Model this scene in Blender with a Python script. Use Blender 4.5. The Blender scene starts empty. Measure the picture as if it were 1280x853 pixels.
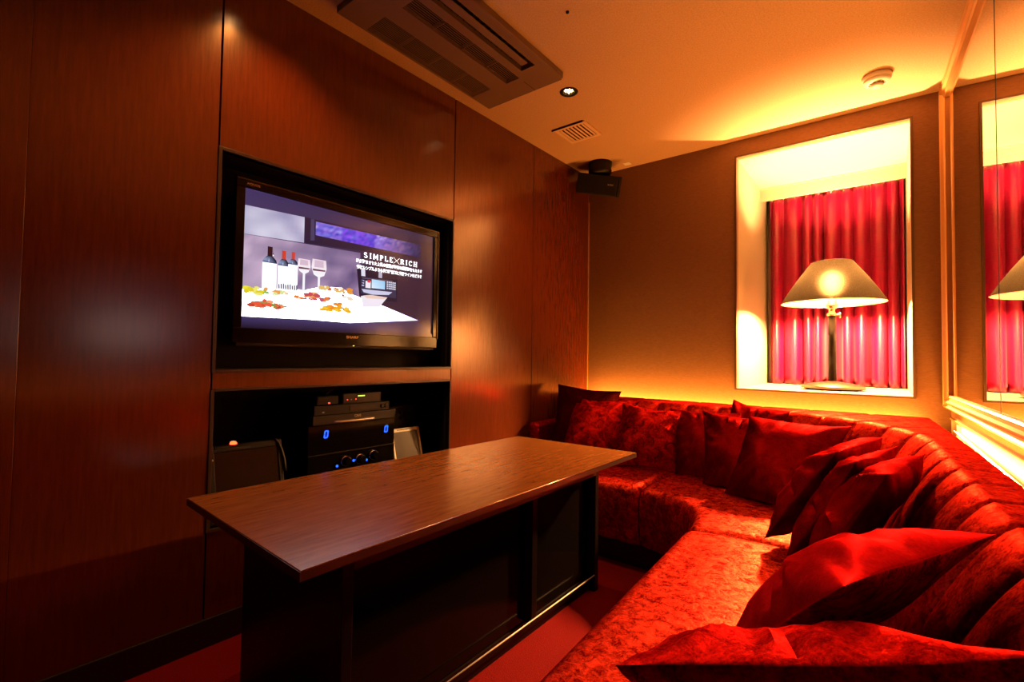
import bpy, bmesh, math, random
from mathutils import Vector, Matrix, noise
random.seed(7)
PI = math.pi
C = bpy.context.scene.collection
scene = bpy.context.scene

# ------------------------------------------------------------------ camera, world, exposure
YAW, PITCH, ROLL = 0.66454, 0.03098, 0.01423
CAMX, CAMZ = 1.80424, 1.01442
YB, XR, LA, RA = 3.23829, 2.05038, 0.0191024, -0.0447870     # back wall y, right wall x at the back, wall skews
H = 2.4

fw = Vector((-math.sin(YAW)*math.cos(PITCH), math.cos(YAW)*math.cos(PITCH), math.sin(PITCH)))
rt = Vector((math.cos(YAW), math.sin(YAW), 0)); up = rt.cross(fw)
rt2 = rt*math.cos(ROLL)+up*math.sin(ROLL); up2 = -rt*math.sin(ROLL)+up*math.cos(ROLL)
cam_d = bpy.data.cameras.new('camera'); cam = bpy.data.objects.new('camera', cam_d); C.objects.link(cam)
cam_d.sensor_fit = 'HORIZONTAL'; cam_d.sensor_width = 36.0; cam_d.lens = 600.0/1280*36.0
cam_d.clip_start = 0.02
M = Matrix((rt2, up2, -fw)).transposed().to_4x4(); M.translation = Vector((CAMX, 0, CAMZ))
cam.matrix_world = M
scene.camera = cam

world = bpy.data.worlds.new('world'); scene.world = world; world.use_nodes = True
world.node_tree.nodes['Background'].inputs[0].default_value = (0.0, 0.0, 0.0, 1)
world.node_tree.nodes['Background'].inputs[1].default_value = 0.0

scene.view_settings.view_transform = 'Standard'
scene.view_settings.look = 'None'
scene.view_settings.gamma = 1.0
scene.view_settings.use_curve_mapping = False
scene.view_settings.exposure = 0.0
scene.cycles.use_denoising = True
scene.cycles.max_bounces = 10
scene.cycles.diffuse_bounces = 5
scene.cycles.glossy_bounces = 5
scene.cycles.sample_clamp_indirect = 6.0
scene.cycles.caustics_reflective = False

LED_COL = (1.0, 0.36, 0.055)
LAMP_COL = (1.0, 0.47, 0.15)
DOWN_COL = (1.0, 0.38, 0.08)
LED_BACK, LED_RIGHT = 36.0, 46.0
BULB_STRENGTH = 9500.0
DOWN_W = 40.0

def area_light(name, loc, size, power, col, direction, along):
    d = bpy.data.lights.new(name, 'AREA'); d.shape = 'RECTANGLE'; d.size, d.size_y = size
    d.energy = power; d.color = col
    o = bpy.data.objects.new(name, d); C.objects.link(o)
    z = -Vector(direction).normalized(); x = Vector(along).normalized(); y = z.cross(x).normalized(); x = y.cross(z)
    m = Matrix((x, y, z)).transposed().to_4x4(); m.translation = Vector(loc); o.matrix_world = m
    o.visible_camera = True
    return o

# light of the LED tape hidden in the gap behind the sofa back
area_light('led_tape_light_back', (0.98, 3.180, 0.665), (1.9, 0.02), LED_BACK, LED_COL, (0, 0.35, 1), (1, 0, 0))
area_light('led_tape_light_right', (2.095, 1.55, 0.675), (2.8, 0.02), LED_RIGHT, LED_COL, (0.5, 0, 1), (RA, 1, 0))

# ------------------------------------------------------------------ materials
def mat(name, base=(0.5, 0.5, 0.5), rough=0.5, metal=0.0, spec=0.5, emit=None, estr=0.0, sheen=0.0, sheen_col=(1, 1, 1), coat=0.0, coat_r=0.1):
    m = bpy.data.materials.new(name); m.use_nodes = True
    b = m.node_tree.nodes['Principled BSDF']
    b.inputs['Base Color'].default_value = (*base, 1); b.inputs['Roughness'].default_value = rough
    b.inputs['Metallic'].default_value = metal; b.inputs['Specular IOR Level'].default_value = spec
    if emit: b.inputs['Emission Color'].default_value = (*emit, 1); b.inputs['Emission Strength'].default_value = estr
    if sheen:
        b.inputs['Sheen Weight'].default_value = sheen; b.inputs['Sheen Tint'].default_value = (*sheen_col, 1); b.inputs['Sheen Roughness'].default_value = 0.35
    if coat: b.inputs['Coat Weight'].default_value = coat; b.inputs['Coat Roughness'].default_value = coat_r
    return m

def nodes(m): return m.node_tree.nodes, m.node_tree.links, m.node_tree.nodes['Principled BSDF']

def tex_coord(m, scale=(1, 1, 1), kind='Object'):
    n, l, b = nodes(m)
    tc = n.new('ShaderNodeTexCoord'); mp = n.new('ShaderNodeMapping'); mp.inputs['Scale'].default_value = scale
    l.new(tc.outputs[kind], mp.inputs['Vector'])
    return mp.outputs['Vector']

def noise_tex(m, vec, scale, detail=4, rough=0.55, dist=0.0):
    n, l, b = nodes(m)
    t = n.new('ShaderNodeTexNoise'); t.inputs['Scale'].default_value = scale; t.inputs['Detail'].default_value = detail
    t.inputs['Roughness'].default_value = rough; t.inputs['Distortion'].default_value = dist
    l.new(vec, t.inputs['Vector']); return t.outputs['Fac']

def ramp(m, fac, stops):
    n, l, b = nodes(m)
    r = n.new('ShaderNodeValToRGB'); e = r.color_ramp.elements
    e[0].position, e[0].color = stops[0][0], (*stops[0][1], 1)
    e[1].position, e[1].color = stops[-1][0], (*stops[-1][1], 1)
    for p, c in stops[1:-1]:
        x = e.new(p); x.color = (*c, 1)
    l.new(fac, r.inputs['Fac']); return r.outputs['Color']

def bump(m, h, strength, dist=0.01):
    n, l, b = nodes(m)
    k = n.new('ShaderNodeBump'); k.inputs['Strength'].default_value = strength; k.inputs['Distance'].default_value = dist
    l.new(h, k.inputs['Height']); l.new(k.outputs['Normal'], b.inputs['Normal'])

def wood(name, dark, light, scale, rough, coat=0.0):
    m = mat(name, light, rough, coat=coat, coat_r=0.12)
    n, l, b = nodes(m)
    v = tex_coord(m, scale)
    f1 = noise_tex(m, v, 1.0, 6, 0.65, 0.3)
    c = ramp(m, f1, [(0.27, dark), (0.73, light)])
    l.new(c, b.inputs['Base Color'])
    r = n.new('ShaderNodeMapRange'); r.inputs[1].default_value = 0.3; r.inputs[2].default_value = 0.7
    r.inputs[3].default_value = rough*0.97; r.inputs[4].default_value = rough*1.05
    l.new(f1, r.inputs[0]); l.new(r.outputs[0], b.inputs['Roughness'])
    return m

M_PANEL = wood('wall_panel_wood', (0.080, 0.0145, 0.0030), (0.125, 0.0230, 0.0048), (110, 110, 8), 0.19)
M_PANEL.node_tree.nodes['Principled BSDF'].inputs['Specular IOR Level'].default_value = 1.0
M_PANEL.node_tree.nodes['Principled BSDF'].inputs['Specular Tint'].default_value = (1.0, 0.78, 0.66, 1)
M_TABLE = wood('table_top_wood', (0.15, 0.049, 0.010), (0.29, 0.104, 0.023), (75, 8, 75), 0.24)
M_TABLE.node_tree.nodes['Principled BSDF'].inputs['Specular IOR Level'].default_value = 0.3
M_EDGE = mat('table_edge', (0.05, 0.014, 0.006), 0.35)
M_BASE = mat('table_base_dark', (0.008, 0.004, 0.004), 0.3, spec=0.2)
M_BASEPANEL = mat('table_base_gloss', (0.004, 0.003, 0.003), 0.12, spec=0.15)
M_CHROME = mat('chrome', (0.9, 0.88, 0.85), 0.12, 1.0)
M_BLACK = mat('black_lining', (0.004, 0.003, 0.003), 0.7, spec=0.15)
M_GROOVE = mat('groove_black', (0.004, 0.003, 0.003), 0.8)
M_NFRAME = mat('niche_frame', (0.03, 0.011, 0.006), 0.4)
M_GLOSSBLACK = mat('gloss_black', (0.004, 0.003, 0.003), 0.12, spec=0.22)
M_SATIN = mat('satin_black', (0.006, 0.0045, 0.004), 0.45, spec=0.2)
M_DARKGREY = mat('dark_grey_plastic', (0.013, 0.009, 0.008), 0.4, spec=0.25)
M_TVRIM = mat('tv_rim', (0.02, 0.013, 0.01), 0.25, 0.2)
M_SILVER = mat('silver_paint', (0.55, 0.5, 0.45), 0.35, 0.6)
M_WHITEPL = mat('white_plastic', (0.75, 0.7, 0.62), 0.4)
M_ACPL = mat('ac_plastic', (0.12, 0.06, 0.035), 0.45)
M_VENT = mat('vent_plastic', (0.62, 0.40, 0.25), 0.5)
M_ACDARK = mat('ac_dark', (0.012, 0.008, 0.006), 0.7, spec=0.1)
M_SKIRT = mat('baseboard_black', (0.012, 0.009, 0.008), 0.45)
M_GOLD = mat('gilt_wood', (0.62, 0.33, 0.12), 0.32, 0.25)
M_MIRROR = mat('mirror_silver', (0.92, 0.90, 0.88), 0.0, 1.0)
M_BRONZE = mat('bronze_trim', (0.12, 0.07, 0.035), 0.4, 0.4)
M_NICHEWHITE = mat('window_reveal_paint', (0.30, 0.255, 0.195), 0.6)
M_LAMPSTEM = mat('lamp_dark_stem', (0.008, 0.005, 0.004), 0.35, spec=0.15)
M_LAMPBASE = mat('lamp_base_metal', (0.30, 0.17, 0.11), 0.38, 1.0)
M_BRASS = mat('lamp_metal', (0.62, 0.5, 0.38), 0.22, 1.0)
M_SCREENDARK = mat('dark_glass', (0.022, 0.011, 0.007), 0.15, spec=0.3)

def paper(name, col, bs=0.25, scale=(60, 60, 420)):
    m = mat(name, col, 0.75, spec=0.25)
    n, l, b = nodes(m)
    f = noise_tex(m, tex_coord(m, scale), 1.0, 3, 0.6)
    d = tuple(c*0.82 for c in col); e = tuple(min(1, c*1.15) for c in col)
    l.new(ramp(m, f, [(0.3, d), (0.7, e)]), b.inputs['Base Color'])
    bump(m, f, bs, 0.003)
    return m
M_PAPER = paper('wallpaper_tan', (0.23, 0.118, 0.052))
M_CEIL = paper('ceiling_paper', (0.50, 0.31, 0.18), 0.25, (160, 160, 160))
M_DADO = paper('dado_paper', (0.60, 0.48, 0.30))

def carpet():
    m = mat('carpet_red', (0.30, 0.012, 0.008), 0.95, spec=0.1)
    n, l, b = nodes(m)
    f = noise_tex(m, tex_coord(m, (1, 1, 1)), 260, 3, 0.7)
    l.new(ramp(m, f, [(0.3, (0.14, 0.003, 0.003)), (0.75, (0.30, 0.009, 0.008))]), b.inputs['Base Color'])
    bump(m, f, 0.6, 0.006)
    return m
M_CARPET = carpet()

def velvet(name, base, hi, scale=14, gl=(0.30, 0.010, 0.005), glh=(0.75, 0.045, 0.02), rough=0.5, bstr=0.2):
    """crushed velvet: a dull red diffuse part plus a broad red glossy lobe broken up by the nap"""
    m = bpy.data.materials.new(name); m.use_nodes = True
    n, l = m.node_tree.nodes, m.node_tree.links
    n.remove(n['Principled BSDF']); out = n['Material Output']
    tc = n.new('ShaderNodeTexCoord')
    def nz(sc, de, ro, di):
        t = n.new('ShaderNodeTexNoise'); t.inputs['Scale'].default_value = sc; t.inputs['Detail'].default_value = de
        t.inputs['Roughness'].default_value = ro; t.inputs['Distortion'].default_value = di
        l.new(tc.outputs['Object'], t.inputs['Vector']); return t.outputs['Fac']
    f1 = nz(scale, 7, 0.72, 0.8); f2 = nz(210, 3, 0.7, 0.0)
    mx = n.new('ShaderNodeMath'); mx.operation = 'MULTIPLY_ADD'; mx.inputs[1].default_value = 0.45
    l.new(f2, mx.inputs[0]); l.new(f1, mx.inputs[2])
    def rp(c0, c1, p0=0.60, p1=0.86):
        r = n.new('ShaderNodeValToRGB'); e = r.color_ramp.elements
        e[0].position, e[0].color = p0, (*c0, 1); e[1].position, e[1].color = p1, (*c1, 1)
        l.new(mx.outputs[0], r.inputs['Fac']); return r.outputs['Color']
    d = n.new('ShaderNodeBsdfDiffuse'); g_ = n.new('ShaderNodeBsdfGlossy'); ad = n.new('ShaderNodeAddShader')
    l.new(rp(base, hi), d.inputs['Color']); l.new(rp(gl, glh), g_.inputs['Color'])
    g_.inputs['Roughness'].default_value = rough
    k = n.new('ShaderNodeBump'); k.inputs['Strength'].default_value = bstr; k.inputs['Distance'].default_value = 0.008
    l.new(mx.outputs[0], k.inputs['Height'])
    l.new(k.outputs['Normal'], d.inputs['Normal']); l.new(k.outputs['Normal'], g_.inputs['Normal'])
    l.new(d.outputs[0], ad.inputs[0]); l.new(g_.outputs[0], ad.inputs[1]); l.new(ad.outputs[0], out.inputs['Surface'])
    return m
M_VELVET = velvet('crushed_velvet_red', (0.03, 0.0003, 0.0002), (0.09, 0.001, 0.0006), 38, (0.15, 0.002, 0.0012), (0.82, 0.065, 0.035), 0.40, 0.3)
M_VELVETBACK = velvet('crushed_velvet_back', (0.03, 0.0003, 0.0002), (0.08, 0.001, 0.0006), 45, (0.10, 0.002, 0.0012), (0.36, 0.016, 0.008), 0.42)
M_CUSH = velvet('cushion_velvet', (0.03, 0.0002, 0.0003), (0.06, 0.0005, 0.0006), 9, (0.10, 0.001, 0.0012), (0.20, 0.003, 0.003), 0.5, 0.1)
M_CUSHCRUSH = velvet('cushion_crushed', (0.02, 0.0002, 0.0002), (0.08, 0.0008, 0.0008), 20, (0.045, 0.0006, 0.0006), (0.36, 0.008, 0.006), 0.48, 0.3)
M_CUSHCRUSHLIT = velvet('cushion_crushed_lit_face', (0.03, 0.0003, 0.0004), (0.11, 0.001, 0.0012), 22, (0.24, 0.0025, 0.0025), (0.85, 0.018, 0.016), 0.5, 0.3)  # crushed velvet with lamp light put into its colour, for a lit face
M_CUSHSHADE = velvet('cushion_velvet_shaded', (0.018, 0.0001, 0.0002), (0.035, 0.0003, 0.0004), 9, (0.055, 0.0006, 0.0007), (0.12, 0.002, 0.002), 0.5, 0.1)  # dimmer copy of the cushion velvet, shade put into the colour
M_CUSHLIT = velvet('cushion_smooth_lit_face', (0.06, 0.0005, 0.0008), (0.10, 0.001, 0.0014), 10, (0.34, 0.004, 0.006), (0.55, 0.009, 0.011), 0.5, 0.1)  # brighter velvet painting the lamp-lit far face of a near cushion
M_CUSHDARK = velvet('cushion_dark', (0.012, 0.0006, 0.0006), (0.022, 0.001, 0.001), 9, (0.012, 0.001, 0.001), (0.02, 0.001, 0.001), 0.6, 0.1)

def satin():
    m = mat('curtain_satin', (0.2, 0.0015, 0.03), 0.33, spec=0.55, sheen=0.2, sheen_col=(1, 0.3, 0.4))
    n, l, b = nodes(m)
    f = noise_tex(m, tex_coord(m, (25, 25, 300)), 1.0, 3, 0.6)
    l.new(ramp(m, f, [(0.3, (0.17, 0.0010, 0.024)), (0.7, (0.26, 0.0018, 0.042))]), b.inputs['Base Color'])
    bump(m, f, 0.12, 0.002)
    return m
M_CURTAIN = satin()

def shade_cloth(name, col, mixf):
    m = bpy.data.materials.new(name); m.use_nodes = True
    n, l = m.node_tree.nodes, m.node_tree.links
    n.remove(n['Principled BSDF']); out = n['Material Output']
    d = n.new('ShaderNodeBsdfDiffuse'); t = n.new('ShaderNodeBsdfTranslucent'); mx = n.new('ShaderNodeMixShader')
    tc = n.new('ShaderNodeTexCoord'); mp = n.new('ShaderNodeMapping'); mp.inputs['Scale'].default_value = (200, 200, 260)
    nz = n.new('ShaderNodeTexNoise'); nz.inputs['Scale'].default_value = 1.0; nz.inputs['Detail'].default_value = 3
    l.new(tc.outputs['Object'], mp.inputs['Vector']); l.new(mp.outputs['Vector'], nz.inputs['Vector'])
    r = n.new('ShaderNodeValToRGB'); e = r.color_ramp.elements
    e[0].position = 0.3; e[0].color = (*[c*0.5 for c in col], 1); e[1].position = 0.7; e[1].color = (*col, 1)
    l.new(nz.outputs['Fac'], r.inputs['Fac'])
    l.new(r.outputs['Color'], d.inputs['Color']); l.new(r.outputs['Color'], t.inputs['Color'])
    mx.inputs['Fac'].default_value = mixf
    l.new(d.outputs[0], mx.inputs[1]); l.new(t.outputs[0], mx.inputs[2])
    rf_ = n.new('ShaderNodeBsdfRefraction'); rf_.inputs['IOR'].default_value = 1.2; rf_.inputs['Roughness'].default_value = 0.75
    m2 = n.new('ShaderNodeMixShader'); m2.inputs['Fac'].default_value = 0.018; l.new(r.outputs['Color'], rf_.inputs['Color'])
    l.new(mx.outputs[0], m2.inputs[1]); l.new(rf_.outputs[0], m2.inputs[2]); l.new(m2.outputs[0], out.inputs['Surface'])
    return m
M_SHADE = shade_cloth('lamp_shade_linen', (0.075, 0.058, 0.036), 0.014)
M_SHADEIN = mat('lamp_shade_lining', (0.85, 0.8, 0.7), 0.6)

def emis(name, col, s):
    m = bpy.data.materials.new(name); m.use_nodes = True
    n, l = m.node_tree.nodes, m.node_tree.links
    n.remove(n['Principled BSDF']); e = n.new('ShaderNodeEmission')
    e.inputs['Color'].default_value = (*col, 1); e.inputs['Strength'].default_value = s
    l.new(e.outputs[0], n['Material Output'].inputs['Surface'])
    return m
M_BULB = emis('bulb_glow', LAMP_COL, BULB_STRENGTH)
M_DOWNBULB = emis('downlight_glow', (1.0, 0.62, 0.25), 40)
M_LEDTAPE = emis('led_tape_glow', LED_COL, 6)
M_BLUEHOT = emis('blue_led_hot', (0.015, 0.09, 1.0), 2.8)
M_RED = emis('red_led', (1.0, 0.045, 0.01), 9)
M_REDSM = emis('red_led_small', (1.0, 0.05, 0.03), 4)
M_GREEN = emis('green_led', (0.5, 1.0, 0.08), 3)

def picture_mat():
    m = bpy.data.materials.new('screen_picture'); m.use_nodes = True
    n, l = m.node_tree.nodes, m.node_tree.links
    n.remove(n['Principled BSDF']); out = n['Material Output']
    e = n.new('ShaderNodeEmission'); a = n.new('ShaderNodeVertexColor'); a.layer_name = 'Col'
    g = n.new('ShaderNodeBsdfGlossy'); g.inputs['Roughness'].default_value = 0.12; g.inputs['Color'].default_value = (0.03, 0.03, 0.03, 1)
    ad = n.new('ShaderNodeAddShader')
    l.new(a.outputs['Color'], e.inputs['Color']); e.inputs['Strength'].default_value = 1.0
    l.new(e.outputs[0], ad.inputs[0]); l.new(g.outputs[0], ad.inputs[1]); l.new(ad.outputs[0], out.inputs['Surface'])
    return m
M_PICTURE = picture_mat()

# ------------------------------------------------------------------ builders
class MB:
    """collects shapes (world coordinates) into one mesh"""
    def __init__(s): s.v = []; s.f = []; s.mi = []; s.sm = []; s.col = []
    def add(s, vs, fs, mi=0, smooth=False, col=None):
        o = len(s.v); s.v += [tuple(v) for v in vs]
        for f in fs: s.f.append(tuple(i+o for i in f)); s.mi.append(mi); s.sm.append(smooth); s.col.append(col)
        return s
    def box(s, a, b, fn=None, mi=0):
        x0, y0, z0 = a; x1, y1, z1 = b
        vs = [Vector(p) for p in ((x0, y0, z0), (x1, y0, z0), (x1, y1, z0), (x0, y1, z0), (x0, y0, z1), (x1, y0, z1), (x1, y1, z1), (x0, y1, z1))]
        if fn: vs = [fn(v) for v in vs]
        return s.add(vs, [(0, 3, 2, 1), (4, 5, 6, 7), (0, 1, 5, 4), (1, 2, 6, 5), (2, 3, 7, 6), (3, 0, 4, 7)], mi)
    def lathe(s, c, prof, n=32, fn=None, mi=0, smooth=True, cap=True):
        vs = []; fs = []
        for r, z in prof:
            for k in range(n):
                a = 2*PI*k/n; p = Vector((c[0]+r*math.cos(a), c[1]+r*math.sin(a), c[2]+z)); vs.append(fn(p) if fn else p)
        for i in range(len(prof)-1):
            for k in range(n):
                k2 = (k+1) % n; fs.append((i*n+k, i*n+k2, (i+1)*n+k2, (i+1)*n+k))
        if cap: fs.append(tuple(range(n-1, -1, -1))); fs.append(tuple((len(prof)-1)*n+k for k in range(n)))
        return s.add(vs, fs, mi, smooth)
    def tube(s, path, r, n=10, mi=0, cap=True):
        P = [Vector(p) for p in path]; vs = []; fs = []
        R = r if isinstance(r, (list, tuple)) else [r]*len(P)
        for i, p in enumerate(P):
            d = (P[min(i+1, len(P)-1)]-P[max(i-1, 0)]).normalized()
            ref = Vector((0, 0, 1)) if abs(d.z) < 0.9 else Vector((1, 0, 0))
            a = d.cross(ref).normalized(); b = d.cross(a)
            for k in range(n):
                t = 2*PI*k/n; vs.append(p+a*R[i]*math.cos(t)+b*R[i]*math.sin(t))
        for i in range(len(P)-1):
            for k in range(n):
                k2 = (k+1) % n; fs.append((i*n+k, i*n+k2, (i+1)*n+k2, (i+1)*n+k))
        if cap: fs.append(tuple(range(n-1, -1, -1))); fs.append(tuple((len(P)-1)*n+k for k in range(n)))
        return s.add(vs, fs, mi, True)
    def grid(s, rows, mi=0, smooth=True, close=False):
        m = len(rows[0]); vs = [p for r in rows for p in r]; fs = []
        for i in range(len(rows)-1):
            for j in range(m if close else m-1):
                j2 = (j+1) % m; fs.append((i*m+j, (i+1)*m+j, (i+1)*m+j2, i*m+j2))
        return s.add(vs, fs, mi, smooth)
    def poly(s, pts, mi=0, col=None): return s.add(pts, [tuple(range(len(pts)))], mi, False, col)
    def prism(s, pts, d, mi=0):
        n = len(pts); d = Vector(d); a = [Vector(p) for p in pts]; b = [p+d for p in a]
        fs = [tuple(range(n-1, -1, -1)), tuple(range(n, 2*n))]+[(i, (i+1) % n, n+(i+1) % n, n+i) for i in range(n)]
        return s.add(a+b, fs, mi)

def world_loc(o):
    v = Vector((0, 0, 0))
    while o: v += o.location; o = o.parent
    return v

def obj(name, mb, mats, parent=None, bevel=0.0, seg=2, subsurf=0, fix=True):
    me = bpy.data.meshes.new(name)
    if parent: org = world_loc(parent)
    else:
        xs = [v[0] for v in mb.v]; ys = [v[1] for v in mb.v]; zs = [v[2] for v in mb.v]
        org = Vector(((min(xs)+max(xs))/2, (min(ys)+max(ys))/2, min(zs)))
    me.from_pydata([tuple(Vector(v)-org) for v in mb.v], [], mb.f)
    for m in (mats if isinstance(mats, (list, tuple)) else [mats]): me.materials.append(m)
    for p, i, sm in zip(me.polygons, mb.mi, mb.sm): p.material_index = i; p.use_smooth = sm
    if any(c is not None for c in mb.col):
        ca = me.color_attributes.new('Col', 'FLOAT_COLOR', 'CORNER')
        for p, c in zip(me.polygons, mb.col):
            for k, li in enumerate(p.loop_indices):
                cc = c[k] if (c and isinstance(c[0], (tuple, list))) else (c or (0, 0, 0))
                ca.data[li].color = (*cc, 1)
    elif fix:
        bm = bmesh.new(); bm.from_mesh(me); bmesh.ops.recalc_face_normals(bm, faces=bm.faces); bm.to_mesh(me); bm.free()
    me.update()
    o = bpy.data.objects.new(name, me); C.objects.link(o)
    if parent: o.parent = parent
    else: o.location = org
    if bevel:
        b = o.modifiers.new('bevel', 'BEVEL'); b.width = bevel; b.segments = seg; b.limit_method = 'ANGLE'; b.angle_limit = math.radians(40)
    if subsurf:
        sb = o.modifiers.new('sub', 'SUBSURF'); sb.levels = subsurf; sb.render_levels = subsurf
    return o

def tag(o, label=None, cat=None, group=None, kind=None):
    if label: o['label'] = label
    if cat: o['category'] = cat
    if group: o['group'] = group
    if kind: o['kind'] = kind
    return o

def thing(name, label, cat, loc=(0, 0, 0), group=None):
    o = bpy.data.objects.new(name, None); C.objects.link(o); o.location = loc; o.empty_display_size = 0.1
    return tag(o, label, cat, group)

def struct(name, mb, mats, label=None, bevel=0.0, cat=None):
    return tag(obj(name, mb, mats, None, bevel), label, cat or name.split('_')[0], None, 'structure')

def copy_tree(o, parent=None):
    c = o.copy(); C.objects.link(c)
    if parent: c.parent = parent
    for ch in list(o.children): copy_tree(ch, c)
    return c

def WL(y, z, off=0.0): return Vector((LA*(y-YB)+off, y, z))          # a point on the left wall, off = out into the room
def WR(y, z, off=0.0): return Vector((XR+RA*(y-YB)-off, y, z))        # a point on the right wall
def fl(v): return WL(v[1], v[2], v[0])
def fr(v): return WR(v[1], v[2], v[0])

def text_mesh(body, size, place, extrude=0.0003, spacing=1.0, offset=0.0):
    """text laid flat; place(u, v, w) maps text coordinates into the world; returns an MB"""
    cu = bpy.data.curves.new('lettering', 'FONT'); cu.body = body; cu.size = size; cu.extrude = extrude
    cu.space_character = spacing; cu.resolution_u = 3; cu.offset = offset
    o = bpy.data.objects.new('lettering', cu); C.objects.link(o)
    bpy.context.view_layer.update()
    me = bpy.data.meshes.new_from_object(o.evaluated_get(bpy.context.evaluated_depsgraph_get()))
    w = max((v.co.x for v in me.vertices), default=1.0); hh = max((v.co.y for v in me.vertices), default=1.0)
    mb = MB(); mb.add([place(v.co.x/w, v.co.y/hh, v.co.z) for v in me.vertices], [tuple(p.vertices) for p in me.polygons])
    C.objects.unlink(o); bpy.data.objects.remove(o); bpy.data.meshes.remove(me)
    return mb

# ------------------------------------------------------------------ the room
YF = -1.45                                   # wall behind the camera
DL1, DL2 = (0.50, 2.117), (0.285, 0.80)      # downlights
struct('floor', MB().box((-0.3, YF, -0.05), (2.5, YB+0.2, 0.0)), M_CARPET, 'red carpet floor')

hs = 0.034
xs = sorted([-0.3, 2.6, DL1[0]-hs, DL1[0]+hs, DL2[0]-hs, DL2[0]+hs]); ys = sorted([YF-0.1, YB+0.05, DL1[1]-hs, DL1[1]+hs, DL2[1]-hs, DL2[1]+hs])
mb = MB()
for i in range(len(xs)-1):
    for j in range(len(ys)-1):
        mx, my = (xs[i]+xs[i+1])/2, (ys[j]+ys[j+1])/2
        if any(abs(mx-d[0]) < 0.01 and abs(my-d[1]) < 0.01 for d in (DL1, DL2)): continue
        mb.add([(xs[i], ys[j], H), (xs[i], ys[j+1], H), (xs[i+1], ys[j+1], H), (xs[i+1], ys[j], H)], [(0, 1, 2, 3)])
mb.box((-0.3, YF-0.1, H+0.16), (2.6, YB+0.05, H+0.2))
struct('ceiling', mb, M_CEIL, 'papered ceiling', cat='ceiling')

# left wall: glossy wood panels with thin dark joints around two recesses
TVY0, TVY1, TVZ0, TVZ1 = 0.683, 1.806, 0.952, 1.729
LOZ0, LOZ1 = 0.40, 0.879
g = 0.0028
mb = MB()
def panel(y0, y1, z0, z1): mb.box((-0.025, y0+g, z0), (0.0, y1-g, z1), fl)
mb.box((-0.03, YF, 0), (0.0, 0.20, H), lambda v: WL(v[1], v[2], v[0]+(0.20-v[1])*0.045)); panel(0.20-g, 0.673, 0, H)
panel(0.673, 1.815, TVZ1, H); panel(0.673, 1.815, LOZ1, TVZ0); panel(0.673, 1.815, 0, LOZ0)
panel(1.815, 2.529, 0, H); panel(2.529, YB, 0, H)
for y in (0.673, 1.815, 2.529): mb.box((-0.035, y-0.012, 0), (-0.0245, y+0.012, H), fl, 1)
struct('wall_left', mb, [M_PANEL, M_GROOVE], 'glossy dark wood panelled wall', bevel=0.0012)

def lining(name, y0, y1, z0, z1, depth, label):
    m = MB()
    m.box((-depth, y0-0.002, z0-0.002), (-depth+0.01, y1+0.002, z1+0.002), fl)
    m.box((-depth, y0-0.012, z0-0.01), (-0.001, y0, z1+0.01), fl); m.box((-depth, y1, z0-0.01), (-0.001, y1+0.012, z1+0.01), fl)
    m.box((-depth, y0, z0-0.01), (-0.001, y1, z0), fl); m.box((-depth, y0, z1), (-0.001, y1, z1+0.01), fl)
    return struct(name, m, M_BLACK, label, cat='wall recess')
lining('trim_1', TVY0, TVY1, TVZ0, TVZ1, 0.17, 'black lined wall recess around the television')
lining('trim_2', TVY0, TVY1, LOZ0, LOZ1, 0.42, 'black lined wall recess holding the karaoke equipment')
m = MB(); e = 0.012
m.box((-0.004, TVY0-e, TVZ0-e), (0.006, TVY0, TVZ1+e), fl); m.box((-0.004, TVY1, TVZ0-e), (0.006, TVY1+e*0.6, TVZ1+e), fl)
m.box((-0.004, TVY0, TVZ1), (0.006, TVY1, TVZ1+e), fl); m.box((-0.004, TVY0, TVZ0-e), (0.006, TVY1, TVZ0), fl)
struct('trim_3', m, M_NFRAME, 'thin dark wood frame around the television recess', bevel=0.001, cat='frame')
m = MB()
m.box((-0.004, TVY0-e, LOZ0-e), (0.004, TVY0, LOZ1), fl); m.box((-0.004, TVY1, LOZ0-e), (0.004, TVY1+e*0.6, LOZ1), fl)
m.box((-0.004, TVY0, LOZ1-0.004), (0.004, TVY1, LOZ1+0.006), fl); m.box((-0.004, TVY0, LOZ0-e), (0.004, TVY1, LOZ0), fl)
struct('trim_4', m, M_NFRAME, 'thin dark wood frame around the equipment recess', bevel=0.001, cat='frame')
struct('baseboard_left', MB().box((-0.005, YF, 0), (0.008, YB, 0.096), fl), M_SKIRT, 'black baseboard along the wood wall', bevel=0.002)

# back wall with the deep window niche
WX0, WX1, WZ0, WZ1 = 1.056, 1.907, 0.831, 2.293
YN, YC = 3.96, 4.26
T = 0.05
mb = MB()
mb.box((-0.2, YB, 0), (WX0, YB+T, H)); mb.box((WX1, YB, 0), (2.5, YB+T, H))
mb.box((WX0, YB, WZ1), (WX1, YB+T, H)); mb.box((WX0, YB, 0), (WX1, YB+T, WZ0))
struct('wall_back', mb, M_PAPER, 'tan woven wallpaper wall with the window niche')
mb = MB()
mb.box((WX0-0.05, YB+T, WZ0), (WX0, YC, WZ1)); mb.box((WX1, YB+T, WZ0), (WX1+0.05, YC, WZ1))
mb.box((WX0-0.05, YB+T, WZ1), (WX1+0.05, YC, WZ1+0.05))
mb.box((WX0-0.05, YC, WZ0-0.05), (WX1+0.05, YC+0.05, WZ1+0.05))
mb.box((WX0, YN-0.012, WZ1-0.008), (WX1, YN+0.012, WZ1))
mb.box((WX0, YN, 2.20), (WX1, YN+0.016, WZ1-0.008))
w1 = struct('window_1', mb, M_NICHEWHITE, 'deep cream painted window niche behind the lamp', cat='window')
m = MB(); b = 0.010
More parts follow.
